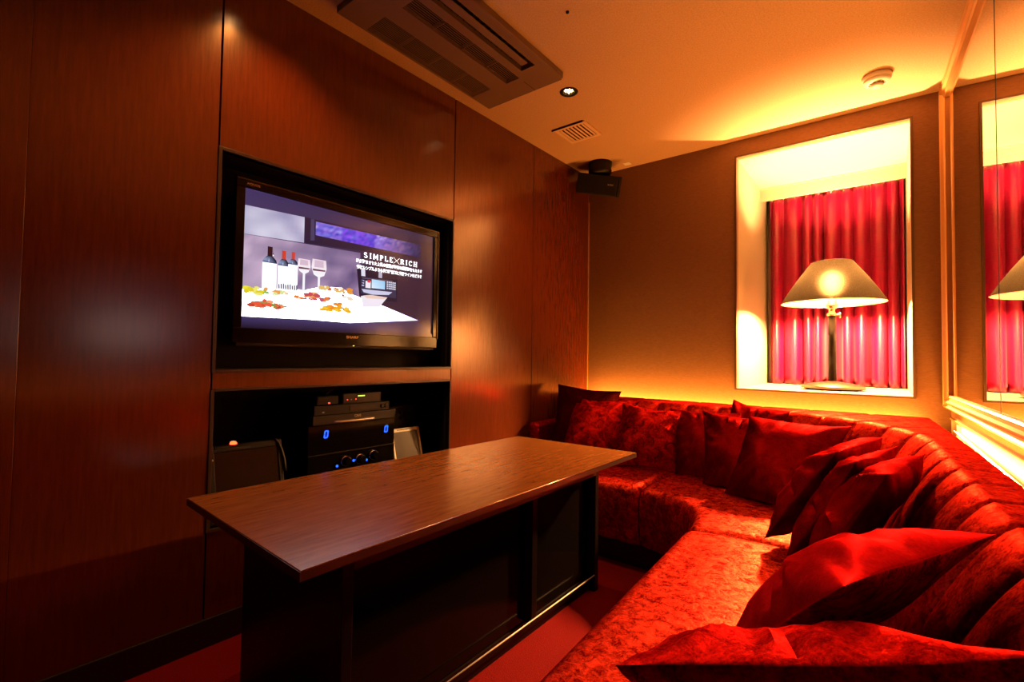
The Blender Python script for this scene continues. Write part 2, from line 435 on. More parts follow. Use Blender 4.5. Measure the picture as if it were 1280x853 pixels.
m.box((WX0-b, YB-0.006, WZ0-b), (WX0+0.002, YB+0.02, WZ1+b)); m.box((WX1-0.002, YB-0.006, WZ0-b), (WX1+b, YB+0.02, WZ1+b))
m.box((WX0, YB-0.006, WZ1-0.002), (WX1, YB+0.02, WZ1+b)); m.box((WX0, YB-0.006, WZ0-b), (WX1, YB+0.02, WZ0+0.001))
obj('window_frame', m, M_BRONZE, w1, bevel=0.001)
obj('window_sill', MB().box((WX0-0.05, YB+0.02, WZ0-0.05), (WX1+0.05, YC, WZ0)), M_NICHEWHITE, w1)

# right wall
mb = MB(); mb.box((-0.06, YF, 0), (0.0, YB, 0.735), fr, 1); mb.box((-0.06, YF, 0.735), (0.0, YB, H), fr, 0)
struct('wall_right', mb, [M_PAPER, M_DADO], 'papered wall carrying the large mirror')
struct('trim_5', MB().box((-0.005, YF, 0.730), (0.006, YB-0.001, 0.738), fr), M_GOLD, 'thin gilt line below the mirror rail', bevel=0.001, cat='moulding')
mb = MB(); mb.box((-0.2, YF-0.06, 0), (2.5, YF, H))
struct('wall_front', mb, M_PAPER, 'papered wall behind the camera')

struct('trim_glint', MB().box((0.0005, YB-0.006, 0.3), (0.006, YB-0.0005, 2.2), fl), M_GOLD, 'thin gilt strip added as the light line in the corner of the wood and paper walls', cat='moulding')  # gilt strip added to draw a highlight down this corner
# ------------------------------------------------------------------ mirror on the right wall
MY0, MY1, MZ0, MZ1 = -0.9, 3.225, 0.790, 2.392
FWD = 0.062
mir = thing('wall_mirror', 'large wall mirror in a ridged gilt frame on the right wall', 'mirror', WR(1.2, MZ0))
SEAM = 2.19
obj('pane_joint', MB().box((0.003, SEAM-0.012, MZ0+0.03), (0.0075, SEAM+0.012, MZ1-0.03), fr), M_GROOVE, mir)
obj('mirror_pane', MB().box((0.002, SEAM+0.007, MZ0+0.03), (0.008, MY1-0.03, MZ1-0.03), fr), M_MIRROR, mir)
obj('mirror_pane', MB().box((0.002, MY0+0.03, MZ0+0.03), (0.008, SEAM-0.007, MZ1-0.03), fr), M_MIRROR, mir)
PROF = [(0.0, 0.0), (0.030, 0.0), (0.034, 0.008), (0.028, 0.014), (0.026, 0.022), (0.033, 0.028), (0.033, 0.034), (0.022, 0.040), (0.020, 0.050), (0.024, 0.055), (0.018, FWD), (0.006, FWD)]
def rail(pts_fn, nm):
    rows = [[pts_fn(o_, w_, t) for (o_, w_) in PROF] for t in (0, 1)]
    m = MB(); n = len(PROF); m.add(rows[0]+rows[1], [(i, (i+1) % n, n+(i+1) % n, n+i) for i in range(n)]+[tuple(range(n-1, -1, -1)), tuple(range(n, 2*n))])
    obj(nm, m, M_GOLD, mir)
rail(lambda o_, w_, t: WR(MY0+w_ if t == 0 else MY1-w_, MZ0+w_, o_), 'bottom_rail')
rail(lambda o_, w_, t: WR(MY0+w_ if t == 0 else MY1-w_, MZ1-w_, o_), 'top_rail')
rail(lambda o_, w_, t: WR(MY1-w_, MZ0+w_ if t == 0 else MZ1-w_, o_), 'side_rail')
rail(lambda o_, w_, t: WR(MY0+w_, MZ0+w_ if t == 0 else MZ1-w_, o_), 'side_rail')

# ------------------------------------------------------------------ sofa
def arc(cx, cy, r, a0, a1, n): return [Vector((cx+r*math.cos(math.radians(a0+(a1-a0)*i/n)), cy+r*math.sin(math.radians(a0+(a1-a0)*i/n)))) for i in range(n+1)]
def resample(P, n):
    d = [0]
    for a, b_ in zip(P, P[1:]): d.append(d[-1]+(b_-a).length)
    out = []; k = 0
    for i in range(n+1):
        t = d[-1]*i/n
        while k < len(P)-2 and d[k+1] < t: k += 1
        u = (t-d[k])/max(1e-9, d[k+1]-d[k]); out.append(P[k].lerp(P[k+1], u))
    return out, d[-1]
SY0 = -0.42                              # near end of the right-hand leg
KX = -RA
ARC_C, ARC_R = Vector((1.20, 2.10)), 0.73
def legx(x, y, y0): return x+KX*(y0-y)
ridge = [Vector((0.03, ARC_C.y+ARC_R))]+arc(ARC_C.x, ARC_C.y, ARC_R, 90, 0, 24)+[Vector((legx(ARC_C.x+ARC_R, SY0, ARC_C.y), SY0))]
RP, RL = resample(ridge, 560)
def outer(p, n):
    # where the outward normal from the ridge meets the straight outer back edges
    best = 9
    if n.y > 1e-4: best = min(best, (3.06-p.y)/n.y)
    nx = n.x; dx = 1.965+KX*(3.06-p.y)-p.x
    den = nx+KX*n.y
    if den > 1e-4: best = min(best, dx/den)
    return p+n*best
CH = 0.172
sofa = thing('corner_sofa', 'long L-shaped red crushed velvet corner sofa with channelled back', 'sofa', (0.9, 2.5, 0))
ZS, ZR = 0.40, 0.742
front_prof = []
for k in range(15):
    t = k/14.0
    off = -0.175+0.175*t**1.25
    z = 0.34+(ZR-0.34)*(1-(1-t)**1.35)
    front_prof.append((off, z))
rows = []
for i, p in enumerate(RP):
    a = RP[max(0, i-1)]; b_ = RP[min(len(RP)-1, i+1)]; d = (b_-a).normalized(); n = Vector((-d.y, d.x))   # outward (left of travel)
    s = RL*i/560.0; u = (s % CH)/CH
    puff = 1-abs(2*u-1)**3.2; seam = max(0.0, 1-min(u, 1-u)*CH/0.007)
    out = outer(p, n)
    row = []
    for k, (off, z) in enumerate(front_prof):
        t = k/14.0
        amp = 0.016*puff-0.010*seam
        nz = 0.35+0.5*t; nn = 1-0.55*t
        q = p+n*(off-amp*nn)
        row.append(Vector((q.x, q.y, z+amp*nz*0.7)))
    W = (out-p).length
    for tt in (0.12, 0.3, 0.5, 0.75, 0.97, 1.0):
        q = p.lerp(out, tt)
        fade = max(0.0, 1-tt*1.0)
        dp = (0.003*puff-0.011*seam)*(0.35+0.65*fade)
        row.append(Vector((q.x, q.y, ZR+0.004+dp-(0.012 if tt == 1.0 else 0))))
    for z in (0.70, 0.35): row.append(Vector((out.x, out.y, z)))
    rows.append(row)
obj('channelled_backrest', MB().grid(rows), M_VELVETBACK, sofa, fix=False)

def seat(front, back, name, notch0=True, notch1=True):
    N = 90
    F, LF = resample(front, N); B, LB = resample(back, N)
    rows = []
    for i in range(N+1):
        f, b_ = F[i], B[i]
        s = i/N*min(LF, LB); e0 = s if notch0 else 9; e1 = (min(LF, LB)-s) if notch1 else 9
        ed = min(e0, e1); rd = 0.028
        drop = 0.024*(1-min(1, ed/rd))**2
        ins = 0.016*(1-min(1, ed/0.05))**2
        d = (f-b_); L = d.length; d.normalize()
        row = [Vector((b_.x, b_.y, 0.30)), Vector((b_.x, b_.y, 0.385-drop))]
        for v in (0.05, 0.15, 0.3, 0.45, 0.6, 0.75, 0.86, 0.92):
            q = b_+d*(L*v); row.append(Vector((q.x, q.y, 0.397+0.014*math.sin(PI*min(1, v*1.05))-drop+0.004*noise.noise(Vector((q.x*5, q.y*5, 1))))))
        R = 0.045
        for a in (20, 40, 60, 80, 90):
            q = f-d*(R*(1-math.sin(math.radians(a)))+ins); row.append(Vector((q.x, q.y, 0.40-R+R*math.cos(math.radians(a))-drop)))
        for z, inn in ((0.30, -0.006), (0.22, -0.004), (0.16, 0.004), (0.12, 0.012), (0.11, 0.03)):
            q = f-d*(inn+ins); row.append(Vector((q.x, q.y, z)))
        rows.append(row)
    m = MB().grid(rows)
    n = len(rows[0])
    for r in (rows[0], rows[-1]): m.add(r, [tuple(range(n))])
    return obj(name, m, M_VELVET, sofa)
FARC = arc(0.86, 1.84, 0.35, 90, 0, 14)
BY = ARC_C.y+ARC_R-0.155; BR = ARC_R-0.155; BX = ARC_C.x+BR
gp = 0.003
seat([Vector((0.03, 2.19)), Vector((0.86-gp, 2.19))], [Vector((0.03, BY)), Vector((0.90-gp, BY))], 'seat_cushion', False, True)
seat([Vector((0.86+gp, 2.19))]+FARC[1:]+[Vector((1.212, 1.80+gp))], [Vector((0.90+gp, BY))]+arc(ARC_C.x, ARC_C.y, BR, 90, 0, 14)+[Vector((legx(BX, 1.80, ARC_C.y), 1.80+gp))], 'seat_cushion')
seat([Vector((1.212, 1.80-gp)), Vector((legx(1.212, SY0, 1.80), SY0))], [Vector((legx(BX, 1.80, ARC_C.y), 1.80-gp)), Vector((legx(BX, SY0, ARC_C.y), SY0))], 'seat_cushion', True, True)
# recessed dark plinth under the seats
fp = [Vector((0.03, 2.24)), Vector((0.86, 2.24))]+arc(0.86, 1.84, 0.40, 90, 0, 12)[1:]+[Vector((legx(1.26, SY0, 1.84), SY0+0.02))]
bp = [Vector((0.03, 3.0)), Vector((0.86, 3.0))]+[Vector((0.86+1.09*i/12, 3.0-0.6*i/12)) for i in range(1, 13)]+[Vector((1.98, SY0+0.02))]
m = MB(); n = len(fp)
for i in range(n-1):
    a, b_, c_, d_ = fp[i], fp[i+1], bp[i+1], bp[i]
    for z0, z1 in ((0.0, 0.112),):
        m.add([(a.x, a.y, z0), (b_.x, b_.y, z0), (b_.x, b_.y, z1), (a.x, a.y, z1)], [(0, 1, 2, 3)])
        m.add([(a.x, a.y, z1), (b_.x, b_.y, z1), (c_.x, c_.y, z1), (d_.x, d_.y, z1)], [(0, 1, 2, 3)])
obj('plinth', m, M_SKIRT, sofa, fix=False)
# low padded arm against the wood wall
obj('arm', MB().box((0.012, 2.46, 0.36), (0.085, 2.78, 0.60)), M_VELVETBACK, sofa, bevel=0.028, seg=5)

# LED tape in the gap behind the sofa
lt = thing('led_light_strip', 'warm glowing LED tape hidden behind the sofa back', 'light strip', (1.0, 3.1, 0))
obj('tape_channel', MB().box((0.03, 3.135, 0.575), (1.93, 3.165, 0.60)), M_SILVER, lt)
obj('tape_channel', MB().box((0.040, 0.15, 0.575), (0.060, 2.95, 0.60), fr), M_SILVER, lt)

# ------------------------------------------------------------------ cushions
def pillow(name, label, BL, BRr, TRr, TL, thick, material, seed=0, wr=1.0, pf=1.0, pb=1.0, sag=0.0, group='scatter cushions on the corner sofa', n=34):
    BL, BRr, TRr, TL = map(Vector, (BL, BRr, TRr, TL))
    nrm = (BRr-BL).cross(TL-BL).normalized()
    def edge(u): return 1-abs(u)**2.6
    def P(u, v, side):
        c = 0.085
        uu = u*(1-c*(1-v*v)); vv = v*(1-c*(1-u*u))
        s, t = (uu+1)/2, (vv+1)/2
        p = BL*(1-s)*(1-t)+BRr*s*(1-t)+TRr*s*t+TL*(1-s)*t
        h = thick/2*(max(0, edge(u)*edge(v)))**0.66
        if h > 0:
            prox = max(abs(u), abs(v))
            ang = math.atan2(v, u)
            w = noise.noise(Vector((ang*6.5+seed*3.1, seed*1.7, prox*0.8)))
            h += wr*0.014*w*min(1, max(0, (prox-0.35)/0.4))*min(1, (1-prox)*12)
            h += wr*0.007*noise.noise(Vector((u*1.7+seed, v*1.7, side*5.0+seed)))*min(1, (1-prox)*6)
        h = max(h, 0.0)
        p = p+nrm*(side*h*(pf if side > 0 else pb))
        p += nrm*(0.012*noise.noise(Vector((u*1.1+seed*5, v*1.1, 3.3))))
        p.z -= sag*(1-u*u)*max(0, v)
        return p
    us = [math.sin(PI/2*(-1+2*i/n)) for i in range(n+1)]
    m = MB()
    m.grid([[P(u, v, 1) for u in us] for v in us])
    off = len(m.v)
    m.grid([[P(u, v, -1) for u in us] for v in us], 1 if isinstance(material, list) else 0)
    # weld the two sheets along the seam and pipe it
    o = obj(name, m, material, None)
    bm = bmesh.new(); bm.from_mesh(o.data); bmesh.ops.remove_doubles(bm, verts=bm.verts, dist=0.0004)
    bmesh.ops.recalc_face_normals(bm, faces=bm.faces)
    bm.edges.ensure_lookup_table()
    for ed in bm.edges:
        if len(ed.link_faces) == 2 and ed.calc_face_angle(0) > 0.75: ed.smooth = False
    bm.to_mesh(o.data); bm.free()
    for p in o.data.polygons: p.use_smooth = True
    return tag(o, label, 'cushion', group)

PIL = [
 ('near black velvet cushion standing upright at the wood wall end of the sofa', (0.14, 2.52, 0.43), (0.50, 2.58, 0.43), (0.47, 2.84, 0.80), (0.05, 2.75, 0.83), 0.13, M_CUSHDARK, 1),
 ('dark red cushion between the near black cushion and the crushed velvet one', (0.26, 2.42, 0.412), (0.64, 2.585, 0.412), (0.62, 2.77, 0.75), (0.20, 2.70, 0.755), 0.13, M_CUSHCRUSH, 2),
 ('crushed velvet red cushion with a bright lit top half, third from the wood wall', (0.58, 2.46, 0.412), (0.95, 2.52, 0.412), (0.91, 2.65, 0.722), (0.54, 2.71, 0.742), 0.15, M_CUSHCRUSH, 3),
 ('shade-dimmed red cushion fourth from the wood wall, half covered on its right', (0.93, 2.50, 0.412), (1.28, 2.42, 0.412), (1.20, 2.72, 0.735), (0.84, 2.68, 0.735), 0.085, M_CUSHSHADE, 4),
 ('shade-dimmed red cushion tucked behind the big corner cushion, sharp corner up', (1.10, 2.40, 0.412), (1.42, 2.28, 0.412), (1.40, 2.60, 0.735), (1.02, 2.66, 0.735), 0.08, M_CUSHSHADE, 5),
 ('red cushion peeking out on the ledge behind the corner cushions', (1.08, 2.60, 0.44), (1.38, 2.50, 0.44), (1.42, 2.76, 0.755), (1.13, 2.86, 0.79), 0.09, M_CUSHSHADE, 6),
 ('big plain shade-dimmed red cushion leaning in the corner of the sofa', (1.22, 2.30, 0.412), (1.55, 2.14, 0.412), (1.68, 2.58, 0.725), (1.27, 2.58, 0.735), 0.14, M_CUSHSHADE, 7),
 ('red cushion farthest of the stacked row along the right side', (1.49, 1.72, 0.44), (1.60, 2.10, 0.44), (1.79, 2.10, 0.75), (1.68, 1.74, 0.745), 0.15, M_CUSH, 8, 0.7, 1.0),
 ('red cushion sandwiched in the middle of the stacked row', (1.56, 1.55, 0.44), (1.65, 1.93, 0.44), (1.83, 1.93, 0.755), (1.735, 1.57, 0.75), 0.14, M_CUSH, 9, 0.7, 0.9),
 ('red cushion with a pointed upright corner, nearest of the stacked row', (1.63, 1.39, 0.44), (1.70, 1.80, 0.44), (1.886, 1.81, 0.755), (1.80, 1.39, 0.76), 0.17, M_CUSH, 10, 0.5, 0.95),
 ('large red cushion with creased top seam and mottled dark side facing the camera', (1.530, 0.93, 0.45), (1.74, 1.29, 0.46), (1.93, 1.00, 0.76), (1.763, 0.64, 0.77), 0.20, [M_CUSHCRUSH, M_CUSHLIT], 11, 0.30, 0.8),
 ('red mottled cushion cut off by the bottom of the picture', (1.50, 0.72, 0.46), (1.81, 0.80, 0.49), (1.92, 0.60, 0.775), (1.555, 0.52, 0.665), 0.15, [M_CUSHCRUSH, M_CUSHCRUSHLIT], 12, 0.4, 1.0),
]
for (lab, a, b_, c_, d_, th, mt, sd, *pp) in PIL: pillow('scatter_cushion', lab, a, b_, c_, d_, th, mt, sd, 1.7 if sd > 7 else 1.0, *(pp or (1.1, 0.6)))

# ------------------------------------------------------------------ table
TA, TB, TC, TD = (0.242, 0.516), (0.296, 1.991), (0.935, 1.999), (0.923, 0.484)
TZ = 0.60
tb = thing('karaoke_table', 'long wooden table with a dark glossy box base in front of the sofa', 'table', (0.6, 1.25, 0))
def slab(pts, z0, z1): return MB().prism([(x, y, z0) for x, y in pts], (0, 0, z1-z0))
obj('tabletop', slab([TA, TB, TC, TD], TZ-0.018, TZ), M_TABLE, tb, bevel=0.0015)
obj('edge_band', slab([(0.2415, 0.5150), (0.2955, 1.9925), (0.9365, 2.0005), (0.9245, 0.4825)], TZ-0.020, TZ-0.002), M_EDGE, tb)
obj('edge_glint', MB().tube([(TC[0]+0.0012, TC[1], TZ-0.0012), (TD[0]+0.0012, TD[1], TZ-0.0012)], 0.0013, 10), M_CHROME, tb)  # chrome line added to make the lamp highlight along the tabletop edge
BX0, BX1, BY0, BY1 = 0.285, 0.80, 0.655, 1.915
obj('underframe', MB().box((BX0+0.02, BY0+0.02, 0.545), (BX1-0.02, BY1-0.02, TZ-0.018)), M_BASE, tb)
m = MB()
m.box((BX0, BY0, 0.0), (BX1, BY0+0.03, 0.545)); m.box((BX0, BY1-0.03, 0.0), (BX1, BY1, 0.545)); m.box((BX0, BY0+0.03, 0.0), (BX0+0.03, BY1-0.03, 0.545))
m.box((BX0+0.03, BY0+0.03, 0.53), (BX1, BY1-0.03, 0.545)); m.box((BX0+0.03, BY0+0.03, 0.0), (BX1-0.03, BY1-0.03, 0.06))
obj('base_box', m, M_BASE, tb, bevel=0.002)
obj('divider_post', MB().box((BX1-0.05, 1.42, 0.06), (BX1-0.002, 1.45, 0.53)), M_BASE, tb, bevel=0.001)
for y0, y1 in ((BY0+0.035, 1.418), (1.452, BY1-0.035)): obj('front_panel', MB().box((BX1-0.05, y0, 0.062), (BX1-0.035, y1, 0.528)), M_BASEPANEL, tb)
obj('edge_strip', MB().tube([(BX1-0.002, BY0+0.03, 0.072), (BX1-0.002, BY1-0.03, 0.072)], 0.0026, 12), M_WHITEPL, tb)
obj('rail', MB().box((BX1-0.012, BY0+0.03, 0.500), (BX1+0.002, BY1-0.03, 0.522)), M_EDGE, tb, bevel=0.001)

# ------------------------------------------------------------------ television
OF = -0.06
def sp(y, z, d=0.0): return WL(y, z, OF+d)
tv = thing('television', 'black flat screen television set in the wall recess showing a food picture', 'television', WL(1.25, TVZ0+0.03, OF-0.05))
SY_0, SY_1, SZ_0, SZ_1 = 0.787, 1.727, 1.106, 1.637
TY0, TY1, TZ0_, TZ1_ = 0.755, 1.757, 1.038, 1.668
m = MB(); ff = lambda v: WL(v[1], v[2], OF+v[0])
m.box((-0.07, TY0+0.03, TZ0_+0.03), (-0.006, TY1-0.03, TZ1_-0.03), ff)
obj('back_case', m, M_SATIN, tv)
m = MB()
m.box((-0.012, TY0, SZ_1), (0.010, TY1, TZ1_), ff); m.box((-0.012, TY0, TZ0_+0.012), (0.010, TY1, SZ_0), ff)
m.box((-0.012, TY0, SZ_0), (0.010, SY_0, SZ_1), ff); m.box((-0.012, SY_1, SZ_0), (0.010, TY1, SZ_1), ff)
obj('bezel', m, M_GLOSSBLACK, tv, bevel=0.003)
m = MB()
m.box((-0.010, TY1-0.006, SZ_0-0.01), (0.014, TY1+0.003, TZ1_+0.003), ff); m.box((-0.010, TY0, TZ1_-0.004), (0.014, TY1, TZ1_+0.003), ff)
obj('bezel_rim', m, M_TVRIM, tv, bevel=0.002)
obj('speaker_bar', MB().box((-0.012, TY0+0.015, TZ0_), (0.006, TY1-0.015, TZ0_+0.014), ff), M_SATIN, tv, bevel=0.002)
obj('wall_mount', MB().box((-0.11, 1.10, 1.2), (-0.069, 1.40, 1.5), ff), M_SATIN, tv, bevel=0.002)

# the picture on the screen: flat patches of emitted colour
def lin(r, g_, b_): return tuple(((c/255.0)/12.92 if c/255.0 <= 0.04045 else ((c/255.0+0.055)/1.055)**2.4) for c in (r, g_, b_))
pic = MB(); lay = [0]
def patch(pts, col, boost=1.0):
    lay[0] += 1; d = 0.0004+0.00002*lay[0]
    if isinstance(col[0], (tuple, list)): cc = [tuple(x*boost for x in lin(*c)) for c in col]
    else: cc = tuple(x*boost for x in lin(*col))
    pic.poly([sp(y, z, d) for y, z in pts], 0, cc)
patch([(SY_0, SZ_0), (SY_1, SZ_0), (SY_1, SZ_1), (SY_0, SZ_1)], [(52, 34, 62), (62, 38, 48), (62, 38, 56), (70, 58, 110)])
patch([(0.788, 1.572), (1.021, 1.578), (1.722, 1.588), (1.724, 1.636), (0.788, 1.634)], [(66, 54, 96), (62, 50, 86), (50, 34, 46), (54, 42, 64), (60, 50, 96)])
# upper pale wall panel
nx, nzz = 14, 6
def wall_patch(y0, y1, za, zb, f):
    for i in range(nx):
        for j in range(nzz):
            c = []
            q = []
            for (di, dj) in ((0, 0), (1, 0), (1, 1), (0, 1)):
                u, v = (i+di)/nx, (j+dj)/nzz
                y = y0+(y1-y0)*u; lo, hi = za(u), zb(u); z = lo+(hi-lo)*v
                q.append((y, z)); c.append(f(u, v, noise.noise(Vector((y*11, z*15, 2)))))
            d = 0.0008; pic.poly([sp(y, z, d) for y, z in q], 0, [lin(*[max(0, min(255, k)) for k in x]) for x in c])
wall_patch(0.789, 1.0225, lambda u: 1.462+0.01*u, lambda u: 1.572+0.007*u, lambda u, v, k: (196+60*k-10*u, 192+60*k-12*u, 216+45*k-6*u))
wall_patch(0.789, 1.290, lambda u: 1.256+0.02*u, lambda u: 1.461+0.016*u, lambda u, v, k: (186+70*k-62*u, 162+60*k-62*u, 190+55*k-50*u))
lay[0] = 40
patch([(1.022, 1.580), (1.725, 1.588), (1.727, 1.508), (1.29, 1.487), (1.024, 1.471)], [(44, 30, 52), (58, 36, 48), (58, 38, 48), (52, 34, 52), (42, 30, 55)])
patch([(1.05, 1.579), (1.065, 1.5795), (1.068, 1.49), (1.05, 1.487)], (72, 62, 96))
# aquarium strip
for i in range(40):
    for j in range(5):
        c = []; q = []
        for (di, dj) in ((0, 0), (1, 0), (1, 1), (0, 1)):
            u, v = (i+di)/40, (j+dj)/5; y = 1.072+0.57*u; z = 1.514+(0.058+0.008*u)*v
            k = noise.noise(Vector((y*60, z*90, 5))); k2 = noise.noise(Vector((y*140, z*150, 9)))
            f = 1-0.65*max(0, u-0.55)/0.45
            base = (96+70*k, 62+70*max(0, k2)+20*k, 215+40*k) if 0.22 < u < 0.52 else (120+130*k2+40*k, 105+140*k2, 215+60*k2)
            q.append((y, z)); c.append(lin(*[max(12, min(255, x*f)) for x in base]))
        pic.poly([sp(y, z, 0.0016) for y, z in q], 0, c)
lay[0] = 70
# karaoke console behind the table
patch([(1.272, 1.406), (1.50, 1.412), (1.50, 1.27), (1.29, 1.27)], (40, 26, 46))
patch([(1.295, 1.408), (1.316, 1.409), (1.318, 1.372), (1.297, 1.372)], (225, 220, 240))
patch([(1.39, 1.412), (1.41, 1.412), (1.41, 1.376), (1.39, 1.376)], (190, 180, 205))
patch([(1.30, 1.366), (1.47, 1.372), (1.47, 1.366), (1.30, 1.360)], (90, 78, 100))
patch([(1.294, 1.356), (1.492, 1.362), (1.494, 1.288), (1.296, 1.290)], (58, 50, 78))
patch([(1.320, 1.352), (1.348, 1.353), (1.348, 1.320), (1.320, 1.320)], (245, 235, 245))
patch([(1.330, 1.358), (1.346, 1.358), (1.346, 1.346), (1.330, 1.346)], (225, 60, 70))
patch([(1.353, 1.364), (1.427, 1.364), (1.427, 1.324), (1.353, 1.322)], [(190, 225, 250), (150, 205, 240), (170, 215, 250), (225, 240, 255)])
for i in range(5):
    for j in range(4): patch([(1.437+0.011*i, 1.328+0.010*j), (1.445+0.011*i, 1.328+0.010*j), (1.445+0.011*i, 1.335+0.010*j), (1.437+0.011*i, 1.335+0.010*j)], (215, 220, 240))
for i in range(3): patch([(1.300+0.007*i, 1.326+0.011*i), (1.312, 1.326+0.011*i), (1.312, 1.332+0.011*i), (1.300, 1.332+0.011*i)], (190, 190, 225))
patch([(1.30, 1.312), (1.47, 1.316), (1.45, 1.300), (1.36, 1.292), (1.31, 1.298)], (205, 205, 235))
# white table
patch([(0.785, 1.254), (0.86, 1.262), (0.972, 1.272), (1.033, 1.276), (1.11, 1.300), (1.20, 1.304), (1.244, 1.282), (1.395, 1.250), (1.633, 1.189), (1.243, 1.152), (1.039, 1.154), (0.786, 1.149)],
      [(250, 248, 255)]*7+[(225, 222, 250), (120, 112, 190), (240, 240, 255), (255, 255, 255), (255, 255, 255)], 7.0)
patch([(1.297, 1.279), (1.35, 1.290), (1.442, 1.287), (1.399, 1.238), (1.309, 1.230)], (242, 232, 245))
patch([(1.31, 1.283), (1.35, 1.290), (1.44, 1.286), (1.42, 1.276), (1.33, 1.272)], (238, 205, 190))
# bottles
def bottle(y, w, z0, zs, zn, zt, neck, cap):
    patch([(y-w, z0), (y+w, z0), (y+w, zs), (y-w, zs)], (250, 248, 252), 1.3)
    patch([(y-w, zs), (y+w, zs), (y+w*0.9, zs+0.012), (y+w*0.38, zn), (y-w*0.38, zn), (y-w*0.9, zs+0.012)], [(60, 66, 104), (30, 28, 60), (40, 40, 80), (20, 16, 30), (28, 24, 46), (150, 165, 205)])
    patch([(y-w*0.34, zn), (y+w*0.34, zn), (y+w*0.34, zt), (y-w*0.34, zt)], cap)
    patch([(y-w*0.22, zs+0.004), (y-w*0.05, zs+0.004), (y-w*0.12, zn-0.008)], (185, 200, 230))
bottle(0.886, 0.028, 1.262, 1.366, 1.393, 1.430, 0.008, (60, 26, 28))
bottle(0.8985, 0.0016, 1.395, 1.40, 1.405, 1.42, 0.008, (170, 60, 60))
bottle(0.9405, 0.023, 1.264, 1.362, 1.389, 1.423, 0.008, (208, 66, 46))
bottle(0.9785, 0.020, 1.268, 1.373, 1.395, 1.425, 0.008, (214, 66, 48))
for k in range(9): patch([(0.922+0.009*k, 1.270), (0.927+0.009*k, 1.270), (0.926+0.009*k, 1.286+0.004*(k % 3)), (0.921+0.009*k, 1.288)], (96, 100, 120))
# wine glasses
def glass(y, w, zb, zt, z0):
    patch([(y-w*0.9, zt), (y+w*0.9, zt), (y+w, (zb+zt)/2), (y+w*0.7, zb+0.006), (y, zb-0.006), (y-w*0.7, zb+0.006), (y-w, (zb+zt)/2)], [(238, 215, 226)]*2+[(250, 240, 250), (250, 246, 252), (250, 246, 252), (250, 246, 252), (250, 240, 250)])
    patch([(y-w*0.6, zt-0.004), (y+w*0.55, zt-0.004), (y+w*0.6, (zb+zt)/2+0.004), (y-w*0.65, (zb+zt)/2+0.002)], (216, 186, 206))
    patch([(y-w*0.85, (zb+zt)/2-0.006), (y+w*0.85, (zb+zt)/2-0.006), (y+w*0.8, (zb+zt)/2-0.012), (y-w*0.8, (zb+zt)/2-0.014)], (112, 58, 80))
    patch([(y-0.005, zb), (y+0.005, zb), (y+0.005, z0), (y-0.005, z0)], (248, 246, 252))
    patch([(y-0.018, z0), (y+0.018, z0), (y+0.014, z0-0.005), (y-0.014, z0-0.005)], (236, 232, 244))
glass(1.025, 0.028, 1.346, 1.404, 1.276); glass(1.091, 0.034, 1.340, 1.412, 1.272)
# food on the plates
rf = random.Random(3)
def food(y0, y1, z0, z1, cols, n):
    for k in range(n):
        y = rf.uniform(y0, y1); z = rf.uniform(z0, z1); a = rf.uniform(0.008, 0.021); b_ = rf.uniform(0.004, 0.011); c = rf.choice(cols); ph = rf.uniform(0, 6)
        patch([(y+a*math.cos(ph+t)*(0.8+0.3*rf.random()), z+b_*math.sin(ph+t)) for t in (0, 1.1, 2.0, 3.1, 4.2, 5.2)], c)
food(0.795, 0.862, 1.238, 1.262, [(238, 226, 60), (226, 206, 40), (240, 232, 120)], 16)
food(0.87, 0.97, 1.246, 1.262, [(120, 190, 80), (220, 230, 160), (240, 160, 80), (255, 250, 240)], 14)
food(0.815, 0.95, 1.190, 1.206, [(232, 96, 60), (240, 140, 90), (200, 70, 50), (140, 170, 80)], 22)
food(0.845, 0.905, 1.200, 1.216, [(236, 90, 60), (244, 160, 110), (120, 160, 80)], 10)
food(0.99, 1.14, 1.238, 1.256, [(232, 130, 60), (200, 90, 120), (220, 100, 70), (240, 190, 200)], 20)
food(1.035, 1.09, 1.250, 1.268, [(225, 110, 50), (200, 80, 90), (240, 170, 90)], 8)
food(1.09, 1.24, 1.200, 1.214, [(244, 180, 30), (236, 130, 40), (250, 205, 60)], 20)
food(1.13, 1.20, 1.212, 1.238, [(244, 170, 40), (240, 140, 50)], 9)
food(1.10, 1.24, 1.286, 1.302, [(236, 150, 60), (230, 190, 110), (210, 110, 80), (250, 240, 225)], 16)
food(1.20, 1.245, 1.255, 1.275, [(120, 80, 90), (236, 160, 80), (240, 220, 200)], 6)
# dark band at the foot of the picture
patch([(SY_0, SZ_0), (SY_1, SZ_0), (SY_1, 1.118), (1.633, 1.186), (1.243, 1.151), (1.039, 1.153), (SY_0, 1.148)], [(30, 20, 40), (46, 26, 28), (50, 30, 36), (60, 46, 76), (72, 60, 104), (72, 62, 108), (66, 54, 100)])
scr = obj('screen', pic, M_PICTURE, tv)
obj('screen_glass', MB().box((-0.006, SY_0-0.004, SZ_0-0.004), (0.0, SY_1+0.004, SZ_1+0.004), ff), M_GLOSSBLACK, tv)

